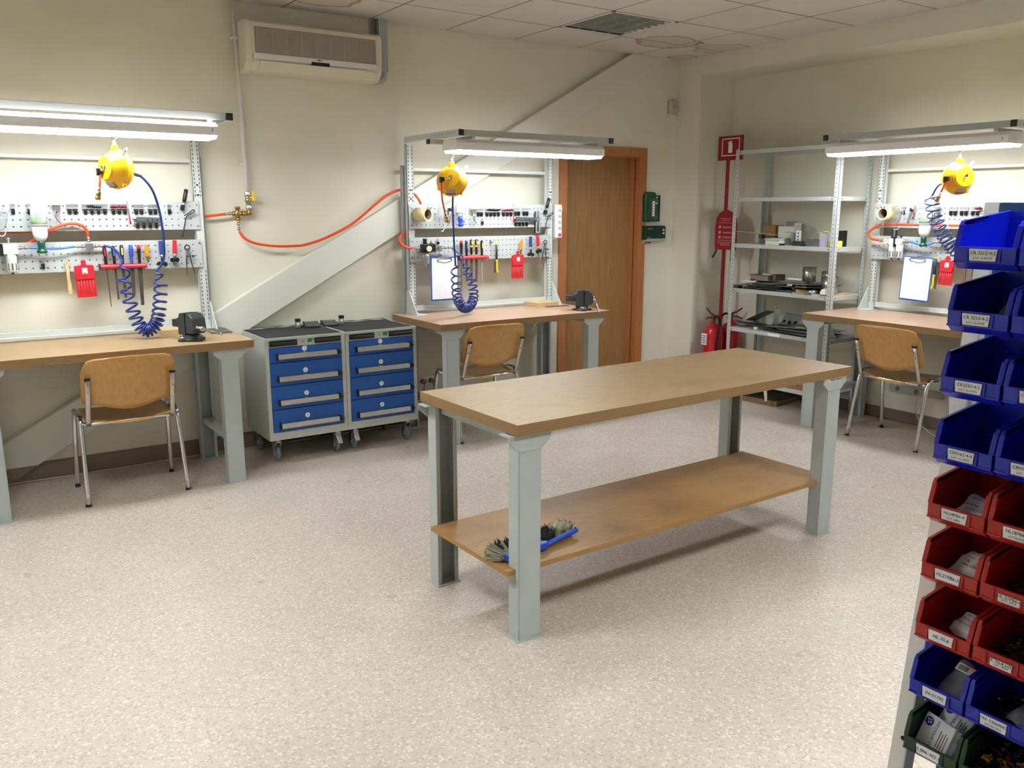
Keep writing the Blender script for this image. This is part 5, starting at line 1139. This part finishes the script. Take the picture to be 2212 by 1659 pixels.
tag(ob('crumpled_paper', cr, YSTK, None, (.20, -1.47, Z3+.03)), 'crumpled pale yellow paper behind the dark channel, middle shelf', 'paper')
sbox('foam_block', .08, -1.598, -1.527, Z3, .100, .10, VIO, 'pale violet foam block next to the shelving post, middle shelf', 'block')
sbox('thin_black_plate', .19, -1.635, -1.615, Z3, .12, .08, SLOT, 'thin black upright plate just behind the front post, middle shelf', 'plate')
sbox('yellow_box', .09, -1.685+.03, -1.60-.0, Z3, .045, .10, YSTK, 'yellow box at the right end of the middle shelf')
# sheet metal piles: each sheet is a thing
Z4, Z5 = .9405, .6105
def sheet(x, y, z, a, b_, th, rz, m, label, rx=0, ry=0, name='metal_sheet', bend=0):
    g = G()
    if bend: g.prism([(-b_/2, 0), (b_/2, 0), (b_/2+bend*.3, bend), (b_/2+bend*.3-th, bend), (b_/2-th, th), (-b_/2, th)], 0, -a/2, a/2)
    else: g.box(-a/2, -b_/2, 0, a/2, b_/2, th)
    return tag(ob(name, g, m, None, (x, y, z), rot=(R(rx), R(ry), R(rz))), label, 'sheet metal', 'sheet metal offcuts on the shelving')
random.seed(11)
for k in range(9):
    sheet(.20+random.uniform(-.03, .03), -1.04+random.uniform(-.06, .06), Z4+.002+.006*k, .26+random.uniform(-.06, .05), .42+random.uniform(-.16, .05), .0022, random.uniform(-14, 14), (SCRAP, SCRAPD)[k % 2], 'flat grey sheet in the pile on the left of the fourth shelf', random.uniform(-3, 3), random.uniform(-2, 2), bend=(.015 if k % 3 == 0 else 0))
for k in range(10):
    sheet(.19+random.uniform(-.03, .03), -1.42+random.uniform(-.07, .05), Z4+.008+.008*k, .22+random.uniform(-.08, .06), .26+random.uniform(-.12, .06), .0025, random.uniform(-30, 30), (SCRAPD, SCRAP)[k % 2], 'grey sheet in the untidy pile in the middle of the fourth shelf', random.uniform(-5, 5), random.uniform(-5, 5), bend=(.02 if k % 2 == 0 else 0))
for k in range(9):
    sheet(.21+random.uniform(-.03, .03), -1.33+random.uniform(-.1, .06), Z5+.002+.006*k, .30+random.uniform(-.08, .04), .46+random.uniform(-.14, .06), .0022, random.uniform(-10, 10), (SCRAP, SCRAPD)[k % 2], 'flat grey sheet in the long pile on the second lowest shelf', random.uniform(-2.5, 2.5), random.uniform(-2, 2), bend=(.012 if k % 4 == 0 else 0))
for k in range(7):
    sheet(.16+random.uniform(-.02, .04), -.90+random.uniform(-.05, .05), Z5+.004+.007*k, .05+random.uniform(-.02, .06), .30+random.uniform(-.08, .08), .003, random.uniform(-22, 22), (ZINC, SCRAPD, SCRAP)[k % 3], 'narrow metal strip at the left of the second lowest shelf', random.uniform(-2, 2), random.uniform(-3, 3), 'metal_strip')
o = thing('brown_carton', 'flat brown carton with white flap on the left pile of the fourth shelf', 'box', (.21, -.925, Z4+.068), R(4))
ob('carton', G().box(-.08, -.095, 0, .08, .075, .042), mat('grey_brown_card', (150, 138, 122), .8), o, bevel=.001); ob('lid', G().box(-.09, -.10, .042, .085, .092, .046), mat('grey_brown_card2', (128, 118, 106), .8), o); ob('white_flap', G().box(-.05, -.085, .047, .03, -.01, .060), PAPER, o, rot=(R(8), 0, 0))
sbox('dark_box', .19, -1.06, -.985, Z4+.068, .05, .12, mat('taupe_box', (118, 104, 92), .7), 'dark grey brown box just right of the flat brown carton')
sbox('red_part', .10, -.905, -.875, Z4+.05, .03, .02, DRED, 'small dark red part under the brown carton', 'part'); sbox('white_strip', .06, -.93, -.82, Z4+.055, .010, .05, WHITEM, 'white strip on the pile under the brown carton', 'strip')
sbox('brown_block', .05, -.80, -.74, Z4, .025, .05, mat('brown_wood', (96, 74, 60), .7), 'small brown block at the left end of the fourth shelf', 'block')
sbox('white_channel', .08, -1.37, -1.255, Z4+.10, .012, .04, WHITEM, 'white channel piece on top of the middle pile, fourth shelf', 'bracket')
tag(ob('pink_sticker', G().box(-.001, -.025, 0, 0, .025, .016), mat('pink_label', (205, 160, 190), .6), None, (.075, -1.29, Z4+.052)), 'small pink sticker on the dark pile, fourth shelf', 'sticker')
tag(ob('yellow_sticker', G().box(-.001, -.02, 0, 0, .02, .012), YSTK, None, (.075, -1.43, Z4+.045)), 'small yellow sticker on the dark pile, fourth shelf', 'sticker')
t = thing('wood_board', 'thin wooden board under the tubes on the right of the fourth shelf', 'board', (.20, -1.50, Z4), 0)
ob('board', G().box(-.15, -.16, 0, .16, .16, .008), PALEW, t)
def tube_(name, x, y, z, r, h, label, open_=300, m=INOX, ax=(0, 0, 1)):
    n = 32; vs = []; a0 = 0
    for zz in (0, h):
        for rr in (r, r-.002):
            for k in range(n+1): c = R(open_)*k/n+a0; vs.append((rr*math.cos(c), rr*math.sin(c), zz))
    fs = []; m1 = n+1
    for k in range(n):
        fs += [(k, k+1, 2*m1+k+1, 2*m1+k), (m1+k, 3*m1+k, 3*m1+k+1, m1+k+1), (2*m1+k, 2*m1+k+1, 3*m1+k+1, 3*m1+k), (k, m1+k, m1+k+1, k+1)]
    return tag(ob(name, G().add(vs, fs, 0, True), m, None, (x, y, z)), label, 'metal tube')
tube_('steel_tube', .20, -1.375, Z4+.088, .052, .11, 'short wide steel tube standing on the middle pile, fourth shelf', 360)
tube_('steel_tube', .26, -1.48, Z4+.05, .032, .12, 'thinner steel tube behind the wide one, fourth shelf', 360)
tube_('steel_tube', .15, -1.63+.03, Z4+.008, .058, .135, 'tall bright steel tube at the right end of the fourth shelf', 360)
tube_('aluminium_ring', .085, -1.50, Z4+.008, .040, .028, 'low shiny aluminium ring at the front of the fourth shelf', 360, ALU)
sbox('yellow_wood', .05, -1.455, -1.37, Z4+.006, .024, .05, mat('yellowish_wood', (206, 164, 96), .6), 'small yellowish wooden piece at the front of the fourth shelf', 'block')
tag(ob('white_bent_part', G().prism([(0, 0), (.06, 0), (.085, .035), (.06, .05), (.01, .04), (0, .02)], 1, -.03, .03), WHITEM, None, (.05, -1.60, Z4+.012), R(-70), .003), 'bent white plastic part beside the tall steel tube', 'part')
# lower shelf specials
t = thing('holed_plate', 'grey bent plate with five big holes leaning on the second lowest shelf', 'plate', (.22, -1.20, Z5+.065), rot=(0, 0, 0)); t.rotation_euler = (R(0), R(-58), R(-12))
ob('plate', G().box(-.075, -.10, 0, .085, .10, .003).box(.080, -.10, 0, .085, .10, .018), SCRAP, t, bevel=.001)
for hx, hy, r in ((-.045, .055, .012), (-.045, -.005, .009), (.01, .065, .014), (.005, .0, .018), (.012, -.065, .015)): ob('hole', G().cyl((hx, hy, .0032), (hx, hy, .0038), r, n=20).cyl((hx, hy, -.0008), (hx, hy, -.0002), r, n=20), SLOT, t)
t = tag(ob('angle_profile', G().prism([(0, 0), (.045, 0), (.045, .002), (.002, .002), (.002, .045), (0, .045)], 2, 0, .20), SCRAP, None, (.09, -1.135, Z5+.045), rot=(R(38), R(12), R(-60))), 'grey angle profile leaning across the second lowest shelf', 'profile')
tag(ob('dark_sheet', G().box(-.08, -.10, 0, .08, .10, .002), SCRAPD, None, (.16, -.95, Z5+.105), rot=(R(-28), R(8), R(10))), 'dark triangular looking sheet tilted at the left of the second lowest shelf', 'sheet metal')
sbox('white_part', .035, -.975, -.945, Z5+.004, .018, .02, ALU, 'shiny square end at the front of the second lowest shelf', 'part'); sbox('white_part', .035, -1.02, -.99, Z5+.006, .02, .02, WHITEM, 'small white square piece at the front of the second lowest shelf', 'part')
tag(ob('yellow_offcut', G().prism([(0, 0), (.05, .01), (.08, .03), (.06, .04), (.02, .03)], 2, 0, .003), YSTK, None, (.10, -1.44, Z5+.062), R(70)), 'pale yellow offcut on the long pile, second lowest shelf', 'offcut')
tag(ob('green_sheet', G().prism([(0, 0), (.14, -.02), (.24, .02), (.10, .11), (.02, .08)], 2, 0, .003), GRN, None, (.18, -1.45, Z5+.07), rot=(R(8), R(16), R(-100))), 'pale green tinted sheet lying at the right end of the second lowest shelf', 'sheet')
t = thing('file_box', 'brown cardboard file box with a finger hole on the lowest shelf', 'box', (.05, -1.50, .186), R(-90))
ob('carton', G().box(-.30, 0, 0, .0, .26, .085), CARDB, t, bevel=.002); ob('finger_hole', G().cyl((-.055, 0, .045), (-.055, -.0012, .045), .011), SLOT, t); ob('label_card', G().box(-.15, -.0012, .03, -.075, 0, .062), PAPER, t)
tag(ob('rag', G().ball((0, 0, .03), .055, 12, sz=.55), mat('dirty_rag', (112, 98, 78), .9, bump=.5), None, (.16, -1.60, .187)), 'crumpled dirty rag at the right end of the lowest shelf', 'rag')
t = thing('panel_on_floor', 'thick wooden panel with a dark top lying on the floor under the shelving', 'panel', (.09, -1.228, 0), R(8))
ob('panel', G().box(0, 0, 0, .33, .42, .042), EDGEW, t, bevel=.001); ob('dark_top', G().box(.004, .004, .042, .326, .416, .046), mat('scuffed_black_top', (58, 58, 58), .55, var=.3, scale=9), t)
tag(ob('cream_offcut', G().prism([(0, 0), (.018, .0), (.045, .125), (.01, .125)], 0, -.004, .004), mat('cream_plastic', (222, 214, 176), .5), None, (.02, -1.185, .048), R(4)), 'cream offcut leaning between the floor panel and the lowest shelf', 'offcut')
t = thing('wall_outlet_strip', 'grey outlet strip low on the wall behind the right chair', 'socket', (.47, -2.0, .23), R(-90))
ob('case', G().box(-.02, -.03, 0, .40, 0, .05), mat('pale_grey_case', (178, 176, 168), .5), t, bevel=.002)
for x in (.05, .2): ob('socket', G().cyl((x, -.03, .025), (x, -.032, .025), .018), SCRAPD, t)
tag(ob('loop_cable', G().tube(smooth_path([(.43, -2.22, .25), (.40, -2.23, .14), (.36, -2.30, .05), (.30, -2.42, .006), (.2, -2.6, .005)]), .004, 6), CABLE), 'pale cable looping down behind the right chair', 'cable')

# ------------------------------------------------------------------ brush and dustpan brush on the table shelf
def ontable(u, v, z): c, s = math.cos(TA), math.sin(TA); return (TX+u*c-v*s, TY+u*s+v*c, z)
t = thing('hand_brush', 'hand brush with blue handle and grey bristles on the lower table shelf', 'brush', (-3.845, -3.135, .283), R(9))
ob('stock', G().prism([(0, -.004), (.20, -.012), (.22, .004), (.20, .020), (0, .024)], 2, .004, .032), BLUEP, t, bevel=.005)
ob('handle', G().tube([(.20, .004, .016), (.26, .006, .020), (.38, .012, .026), (.395, .014, .026)], [.014, .011, .0135, .010], 12, sy=.7), BLUEP, t)
ob('hang_hole', G().cyl((.385, .012, .036), (.385, .012, .0385), .004), SLOT, t)
bg = G(); random.seed(5)
for k in range(520):
    x = random.uniform(-.012, .20); zz = random.uniform(.006, .034); L = .055+random.uniform(-.008, .008); sp = -.035 if x < .03 else 0
    bg.add([(x, .02, zz), (x+.0022, .02, zz), (x+sp+.001+random.uniform(-.008, .008), .02+L, zz+random.uniform(-.012, .03)+.006), (x+sp-.001, .02+L, zz+random.uniform(-.012, .03))], [(0, 1, 2), (0, 2, 3)], 0 if x < .04 or x > .165 else 1)
ob('bristles', bg, [BRIST, BRISTD], t)['kind'] = 'stuff'
ob('bristle_core', G().box(-.005, .018, .006, .198, .055, .034, 0).box(.04, .02, .006, .165, .068, .046, 1), [BRIST, BRISTD], t, bevel=.006)
t = thing('second_brush', 'dark bristled hand brush lying behind the blue handled one, table shelf', 'brush', (-3.86, -3.075, .283), R(6))
ob('stock', G().prism([(-.02, .0), (.015, 0), (.015, .03), (-.02, .03)], 2, .002, .03), mat('grey_blue_plastic', (120, 150, 175), .4), t, bevel=.004)
bg = G()
for k in range(600):
    x = random.uniform(.02, .40); zz = random.uniform(.006, .02)
    bg.add([(x, random.uniform(-.01, .05), zz), (x+.003, random.uniform(-.01, .05), zz), (x+random.uniform(-.01, .02), random.uniform(-.02, .06), random.uniform(.03, .062))], [(0, 1, 2)], 1 if x < .30 else 0)
ob('bristles', bg, [BRIST, BRISTD], t)['kind'] = 'stuff'
ob('bristle_core', G().box(.02, -.008, .002, .31, .045, .040, 1).box(.31, -.005, .002, .395, .048, .050, 0), [BRIST, BRISTD], t, bevel=.012)

# ------------------------------------------------------------------ bin rack in the right foreground
RX = -4.1
t = thing('bin_rack', 'slim rack with pale grey uprights and blue louvred panel at the right edge', 'rack', (RX, -4.838, 0), R(-90))
# local: x = world -y, y = world +x
ob('louvre_panel', G().box(-.02, .172, .05, .62, .176, 1.592), PANELB, t)
lg = G()
for k in range(40):
    z = .10+.0375*k
    for q in range(6): lg.prism([(.172, z), (.166, z+.002), (.166, z+.010), (.172, z+.014)], 0, .02+.1*q, .09+.1*q)
ob('louvres', lg, PANELB, t)['kind'] = 'stuff'
up1 = G(); 
def slantbox(x0, x1, yt, yb, zt_, zb_, th):
    return G().add([(x0, yb, zb_), (x1, yb, zb_), (x1, yb+th, zb_), (x0, yb+th, zb_), (x0, yt, zt_), (x1, yt, zt_), (x1, yt+th, zt_), (x0, yt+th, zt_)],
                   [(0, 3, 2, 1), (4, 5, 6, 7), (0, 1, 5, 4), (1, 2, 6, 5), (2, 3, 7, 6), (3, 0, 4, 7)])
u_ = ob('upright', slantbox(-.062, -.033, .205, .005, 1.593, 0, .003), WHITEM, t)
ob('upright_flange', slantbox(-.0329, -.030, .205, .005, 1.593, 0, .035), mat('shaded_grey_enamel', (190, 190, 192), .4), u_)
for z in (1.555, 1.015, .56, .25): f = .005+.2*z/1.593; ob('hole', G().cyl((-.041, f-.0010, z), (-.041, f+.0015, z), .0048), SLOT if z < 1.5 else mat('hole_shade', (120, 120, 122), .5), u_)
ob('bolt', G().cyl((-.022, .200, 1.560), (-.012, .200, 1.560), .006).ball((-.010, .2, 1.56), .0075, 12), CHROME, u_)
ob('upright', slantbox(.624, .662, .205, .005, 1.585, 0, .003), WHITEM, t)
ob('foot', G().box(-.07, -.22, 0, -.02, .36, .03), WHITEM, t, bevel=.003); ob('foot', G().box(.62, -.22, 0, .67, .36, .03), WHITEM, t, bevel=.003)
ob('cross_bar', G().box(-.062, .18, .06, .66, .2, .09), WHITEM, t)
BW = .1012
def bin_(row, col, zf, m, colour, label, card, lab2=None, hand=False, small=False):
    """zf: height of the front lip's lower edge"""
    x0, z0 = col*.1035, zf-.012
    t = thing('storage_bin', label, 'storage bin', (RX, -4.838-x0, z0), R(-90), 'open fronted '+colour+' storage bins'); W_ = BW
    side = [(.0, .012), (0, .036), (.009, .072), (.016, .078), (.162, .093), (.162, .0), (.014, .0)]
    for a in (.004, W_-.0065): ob('side_wall', G().prism(side, 0, a, a+.0025), m, t)
    ob('floor', G().box(.004, .014, 0, W_-.004, .162, .0025), m, t); ob('rear_wall', G().box(.004, .1595, 0, W_-.004, .162, .093), m, t)
    ob('front_lip', G().prism([(0, .012), (-.001, .037), (.0035, .037), (.0055, .012), (.0165, .0), (.014, 0)], 0, .0015, W_-.0015), m, t, bevel=.0006)
    for a in (0, W_-.0085): ob('front_post', G().prism([(-.0005, .036), (.0095, .0725), (.0145, .0725), (.0045, .036)], 0, a, a+.0085), m, t, bevel=.0008)
    for a in (0, W_-.0065): ob('top_rim', G().prism([(.008, .070), (.0145, .0785), (.162, .0945), (.162, .087), (.018, .0705)], 0, a, a+.0065), m, t, bevel=.0008)
    for q in ((.022, -.0028, .0125, .0255, .001, .0355), (.0735, -.0028, .0125, .077, .001, .0355), (.0015, -.0016, .0105, .022, .001, .0135), (.077, -.0016, .0105, W_-.0015, .001, .0135)): ob('label_holder', G().box(*q), m, t)
    if card:
        xa, xb, za, zb = (.0275, .0715, .0148, .0335) if not small else (.032, .068, .015, .028)
        c = ob('label_card', G().prism([(xa+.001, za), (xb-.0015, za), (xb, zb), (xa-.001, zb)], 1, -.0026, -.0014), PAPER, t)
        ink = INKB if hand else INKK
        text(card, .0078 if not hand else .0088, ink, c, ((xa+xb)/2, -.0029, (zb+za)/2+(.003 if lab2 else 0)), (R(90), 0, 0), 'printed_text' if not hand else 'handwriting', shear=.25 if hand else 0)
        if lab2: text(lab2, .0048, INKK, c, ((xa+xb)/2, -.0029, za+.0042), (R(90), 0, 0), 'printed_text')
    return (RX, -4.838-x0, z0)
ZF = [1.496, 1.391, 1.278, 1.160, 1.052, .941, .825, .713, .597]
P1 = [bin_(0, 0, ZF[0], BINB, 'blue', 'empty blue bin labelled CR 3212-4-2, top of the rack', 'CR 3212-4-2', 'LOT: 16-04179'),
 bin_(0, 1, ZF[0], BINB, 'blue', 'blue bin at the top right corner, cut by the picture edge', 'CR 3212-5-2', 'LOT: 16-04180'),
 bin_(1, 0, ZF[1], BINB, 'blue', 'blue bin labelled CR 3213-4-2 with clear bags inside', 'CR 3213-4-2', 'LOT: 16-04178'),
 bin_(1, 1, ZF[1], BINB, 'blue', 'blue bin right of the one labelled CR 3213-4-2', 'CR 3213-5-2', 'LOT: 16-0418'),
 bin_(2, 0, ZF[2], BINB, 'blue', 'empty blue bin labelled CR3243-4-2, third from top', 'CR3243-4-2', 'LOT: 16-04178'),
 bin_(2, 1, ZF[2], BINB, 'blue', 'blue bin right of the one labelled CR3243-4-2', 'CR3243-5-2', 'LOT: 16-041'),
 bin_(3, 0, ZF[3], BINB, 'blue', 'empty blue bin labelled CR9162-4-4, lowest of the upper four', 'CR9162-4-4', 'LOT: 16-15579'),
 bin_(3, 1, ZF[3], BINB, 'blue', 'blue bin right of the one labelled CR9162-4-4', 'CR9163-4-4', 'LOT: 16-155'),
 bin_(4, 0, ZF[4], BINR, 'red', 'red bin labelled HL18PB6-4, uppermost red one', 'HL18PB6-4', 'LOT: 18002'),
 bin_(4, 1, ZF[4], BINR, 'red', 'red bin labelled HL18PB6-5, upper right red one', 'HL18PB6-5', 'LOT:DLP742'),
 bin_(5, 0, ZF[5], BINR, 'red', 'red bin hand labelled HL21PB6-5 holding a white bag', 'HL21PB6-5', None, True),
 bin_(5, 1, ZF[5], BINR, 'red', 'red bin right of HL21PB6-5 with a small printed label', 'HL 21PB6-6', 'LOT: 19018', False, True),
 bin_(6, 0, ZF[6], BINR, 'red', 'red bin hand labelled HL 70-6, lowest left red one', 'HL 70-6', None, True),
 bin_(6, 1, ZF[6], BINR, 'red', 'red bin full of small dark fasteners, lower right red one', 'HL 70-8 LOT', 'LOT: 18024', False, True),
 bin_(7, 0, ZF[7], BINB, 'blue', 'blue bin hand labelled 04-01793, below the red bins', '04-01793', None, True),
 bin_(7, 1, ZF[7], BINB, 'blue', 'blue bin labelled P/N: 13060003 at the lower right', 'P/N: 13060003', 'LOT 801702A'),
 bin_(8, 0, ZF[8], BINGN, 'green', 'dark green bin holding white printed envelopes', '20 804, 902 90', None, True),
 bin_(8, 1, ZF[8], BINGN, 'green', 'dark green bin full of coloured connectors', '', None)]
def bag(pos, x, y, z, sx, sy, sz, m, label, rx=0, ry=0, rz=0, seed=1, lines=(), name='plastic_bag'):
    """crumpled pillow shaped bag; pos = bin origin, x right, y inward"""
    rnd = random.Random(seed); n1_, n2_ = 14, 10; vs = []; 
    for sd in (1, -1):
        for j in range(n2_+1):
            for i in range(n1_+1):
                a, b_ = -1+2*i/n1_, -1+2*j/n2_
                th = max(0, (1-a**4))*max(0, (1-b_**4)); w_ = .5*math.sin(3.1*a+seed)+.5*math.sin(4.3*b_*a+seed*2)
                vs.append((sx*a*(1+.05*math.sin(5*b_+seed)), sy*b_*(1+.06*math.sin(4*a+seed)), sd*sz*th**.5*(1+.3*w_)+rnd.uniform(-1, 1)*sz*.16*th+.1*sz*math.sin(6*a)))
    m1 = n1_+1; off = m1*(n2_+1); fs = []
    for j in range(n2_):
        for i in range(n1_): a = j*m1+i; fs += [(a, a+1, a+m1+1, a+m1), (off+a, off+a+m1, off+a+m1+1, off+a+1)]
    o = thing(name, label, 'bag' if name == 'plastic_bag' else 'envelope', (pos[0]+y, pos[1]-x, pos[2]+z)); o.rotation_euler = (Matrix.Rotation(R(-90), 3, 'Z') @ Matrix.Rotation(R(rz), 3, 'Z') @ Matrix.Rotation(R(rx), 3, 'X') @ Matrix.Rotation(R(ry), 3, 'Y')).to_euler()
    ob('film', G().add(vs, fs, 0, True), m, o)
    for k, (tx, sz_, lx, ly, ink) in enumerate(lines): text(tx, sz_, ink, o, (lx, ly, sz*1.28), (0, 0, 0), 'printed_text')
    return o
L1 = (('HI-SHEAR', .008, .0, .006, INKK), ('MADE IN USA', .007, .004, -.002, INKK), ('Seal By', .009, -.002, -.012, INKK))
bag(P1[2], .052, .06, .016, .030, .030, .009, BAGC, 'clear plastic bag lying in the blue bin CR 3213-4-2', 8, 0, 20, 2)
bag(P1[2], .068, .09, .036, .024, .032, .006, BAGC, 'second clear bag standing behind the other in bin CR 3213-4-2', 55, 10, -20, 4)
bag(P1[8], .060, .060, .026, .032, .032, .010, BAG, 'frosted bag with black print in the red bin HL18PB6-4', 28, 0, -8, 5, (('MIDWAY 28/7/20', .0052, 0, .012, INKK), ('Seria Nr', .008, -.008, -.004, INKK), ('General 11.18.6A', .0055, .006, -.014, INKK)))
bag(P1[9], .080, .060, .030, .022, .034, .007, BAGC, 'grey bag leaning in the red bin HL18PB6-5', 40, 20, 30, 6)
bag(P1[10], .066, .062, .034, .038, .030, .012, BAG, 'white bag with black print in the red bin HL21PB6-5', 30, -6, -16, 7, (('P/N HL21PB6-5', .0062, .004, .014, INKK), ('MADE WITH ALLOY', .0048, .006, .004, INKK), ('Seria Nr', .0085, .004, -.006, INKK), ('General Die', .007, .006, -.015, INKK)))
bag(P1[11], .088, .060, .034, .030, .034, .011, BAG, 'rounded white bag in the red bin right of HL21PB6-5', 30, 10, 20, 8)
bag(P1[12], .066, .066, .032, .032, .026, .010, BAG, 'crinkled white bag in the red bin HL 70-6', 34, -4, -22, 9, (('QTY 100', .0055, -.004, .014, INKK), ('P/N HL70-7', .0065, -.002, .005, INKK), ('MADE MATERIAL', .005, 0, -.005, INKK)))
bag(P1[14], .062, .066, .034, .028, .040, .007, BAGC, 'clear bag with a white sticker in the blue bin 04-01793', 38, 0, -10, 10)
bag(P1[15], .082, .055, .036, .026, .030, .008, BAGC, 'clear bag in the blue bin P/N: 13060003', 30, 0, -25, 12)
t = tag(ob('bag_sticker', G().box(-.024, -.008, 0, .026, .008, .0008).box(-.020, -.005, .0008, -.002, .005, .0012, 1), [PAPER, SCRAPD], None, (P1[14][0]+.075, P1[14][1]-.068, P1[14][2]+.056), rot=(0, 0, 0)), 'white sticker with a grey block on the clear bag in bin 04-01793', 'sticker')
t.rotation_euler = (Matrix.Rotation(R(-90), 3, 'Z') @ Matrix.Rotation(R(-10), 3, 'Z') @ Matrix.Rotation(R(38), 3, 'X')).to_euler()
def globe(o, x, y, z, r):
    ob('globe_emblem', G().cyl((x, y, z), (x, y, z+.0005), r, n=28), INKB, o)
    for dx, dy, w_, h_ in ((-.35, .3, .4, .3), (.25, .45, .35, .22), (-.1, -.3, .3, .45), (.4, -.1, .28, .4)): ob('continent', G().box(x+(dx-w_/2)*r, y+(dy-h_/2)*r, z+.0005, x+(dx+w_/2)*r, y+(dy+h_/2)*r, z+.0009), PAPER, o)
for k, (px, py, pz, rx_, rz_, lb) in enumerate(((.046, .034, .044, 62, -12, 'front white envelope printed PAN AMERICAN in the green bin'), (.056, .078, .058, 52, -16, 'rear pale envelope printed PAN AMERICAN in the green bin'))):
    o = thing('printed_envelope', lb, 'envelope', (P1[16][0]+py, P1[16][1]-px, P1[16][2]+pz)); o.rotation_euler = (Matrix.Rotation(R(-90), 3, 'Z') @ Matrix.Rotation(R(rz_), 3, 'Z') @ Matrix.Rotation(R(rx_), 3, 'X')).to_euler()
    ob('sleeve', G().box(-.036, -.034, -.003, .028, .030, .003), mat('pale_envelope', (226, 228, 232) if k == 0 else (196, 202, 212), .5), o, bevel=.002)
    ob('clear_edge', G().box(.028, -.034, -.002, .040, .028, .002), BAGC, o, bevel=.001)
    globe(o, -.024, .016, .0032, .0085)
    text('PAN AMERICAN', .0078, INKB, o, (-.006, -.002, .0034), (0, 0, R(90)), 'printed_text')
    for q in range(4): ob('print_line', G().box(.004+.005*q, -.02, .003, .0058+.005*q, .012-.004*(q % 2), .0034), mat('brown_print', (120, 100, 90), .6), o)
def loose(pos, label, mats, n, size, seed, hmax=.022):
    rnd = random.Random(seed); g = G()
    for k in range(n):
        x = rnd.uniform(.012, .089); y = rnd.uniform(.022, .15); z = .004+rnd.random()**1.5*hmax*(.5+y*5 if y < .1 else 1); a = rnd.uniform(0, 6.28); e = rnd.uniform(-.5, .5); s = size*rnd.uniform(.7, 1.2)
        d = Vector((math.cos(a)*math.cos(e), math.sin(a)*math.cos(e), math.sin(e)))*s; p = Vector((x, y, z+size*.5)); mi = rnd.randrange(len(mats))
        g.cyl(p, p+d, s*.24, s*.18, 6, mi); g.cyl(p-d*.15, p, s*.42, n=6, mi=mi)
    o = ob('loose_parts', g, mats, None, pos, R(-90)); return tag(o, label, 'fasteners', None, 'stuff')
FST = mat('brass_brown_fastener', (120, 96, 60), .35, .8); FSD = mat('dark_fastener', (70, 66, 62), .35, .9)
loose(P1[9], 'loose brass coloured fasteners at the bottom of the red bin HL18PB6-5', [FST, FSD], 110, .006, 1)
loose(P1[10], 'few loose fasteners under the bag in the red bin HL21PB6-5', [FST, FSD], 40, .006, 2, .008)
loose(P1[11], 'loose brass fasteners in the red bin with the small printed label', [FST, FSD], 140, .006, 3)
loose(P1[12], 'dark loose fasteners under the bag in the red bin HL 70-6', [FSD], 90, .0055, 4, .012)
loose(P1[13], 'dark shiny loose fasteners filling the lower right red bin', [FSD, mat('bright_fastener', (150, 146, 140), .25, 1)], 320, .0065, 5, .03)
loose(P1[15], 'brown loose fasteners in the blue bin P/N: 13060003', [FST, FSD], 260, .006, 6, .024)
loose(P1[17], 'mixed red, yellow and blue connectors filling the dark green bin', [mat('conn_red', (170, 30, 40), .4), YPL, mat('conn_blue', (30, 60, 140), .4), FSD, FST], 150, .011, 8, .04)

# ------------------------------------------------------------------ stickers on the tables
t = thing('bench_sticker', 'narrow white sticker on the left end rail of the middle workbench', 'sticker', (-2.7862+.062, -.66, .765), R(-90))
ob('card', G().box(-.05, -.001, 0, .05, 0, .018), PAPER, t); text('INV. TAM-09', .012, INKK, t, (0, -.0014, .009), (R(90), 0, 0), 'printed_text')
c_, s_ = math.cos(TA), math.sin(TA)
t = thing('table_sticker', 'white sticker on the near right leg capital of the middle table', 'sticker', ontable(TL-.10, .0182, .778), TA)
ob('card', G().box(-.085, -.001, 0, .085, 0, .016), PAPER, t); text('04 002 7740 10', .014, INKK, t, (0, -.0014, .008), (R(90), 0, 0), 'printed_text')

# ------------------------------------------------------------------ turn all lettering into meshes
bpy.context.view_layer.update(); dg = bpy.context.evaluated_depsgraph_get()
made = []
for o, name, m, parent, loc, rot in TEXTS:
    made.append(bpy.data.meshes.new_from_object(o.evaluated_get(dg)) if o.data.body else None)
for (o, name, m, parent, loc, rot), me in zip(TEXTS, made):
    bpy.data.objects.remove(o)
    if me is None: continue
    me.materials.clear(); me.materials.append(m); me.name = name
    q = bpy.data.objects.new(name, me); COL.objects.link(q); q.parent = parent; q.location = loc; q.rotation_euler = rot
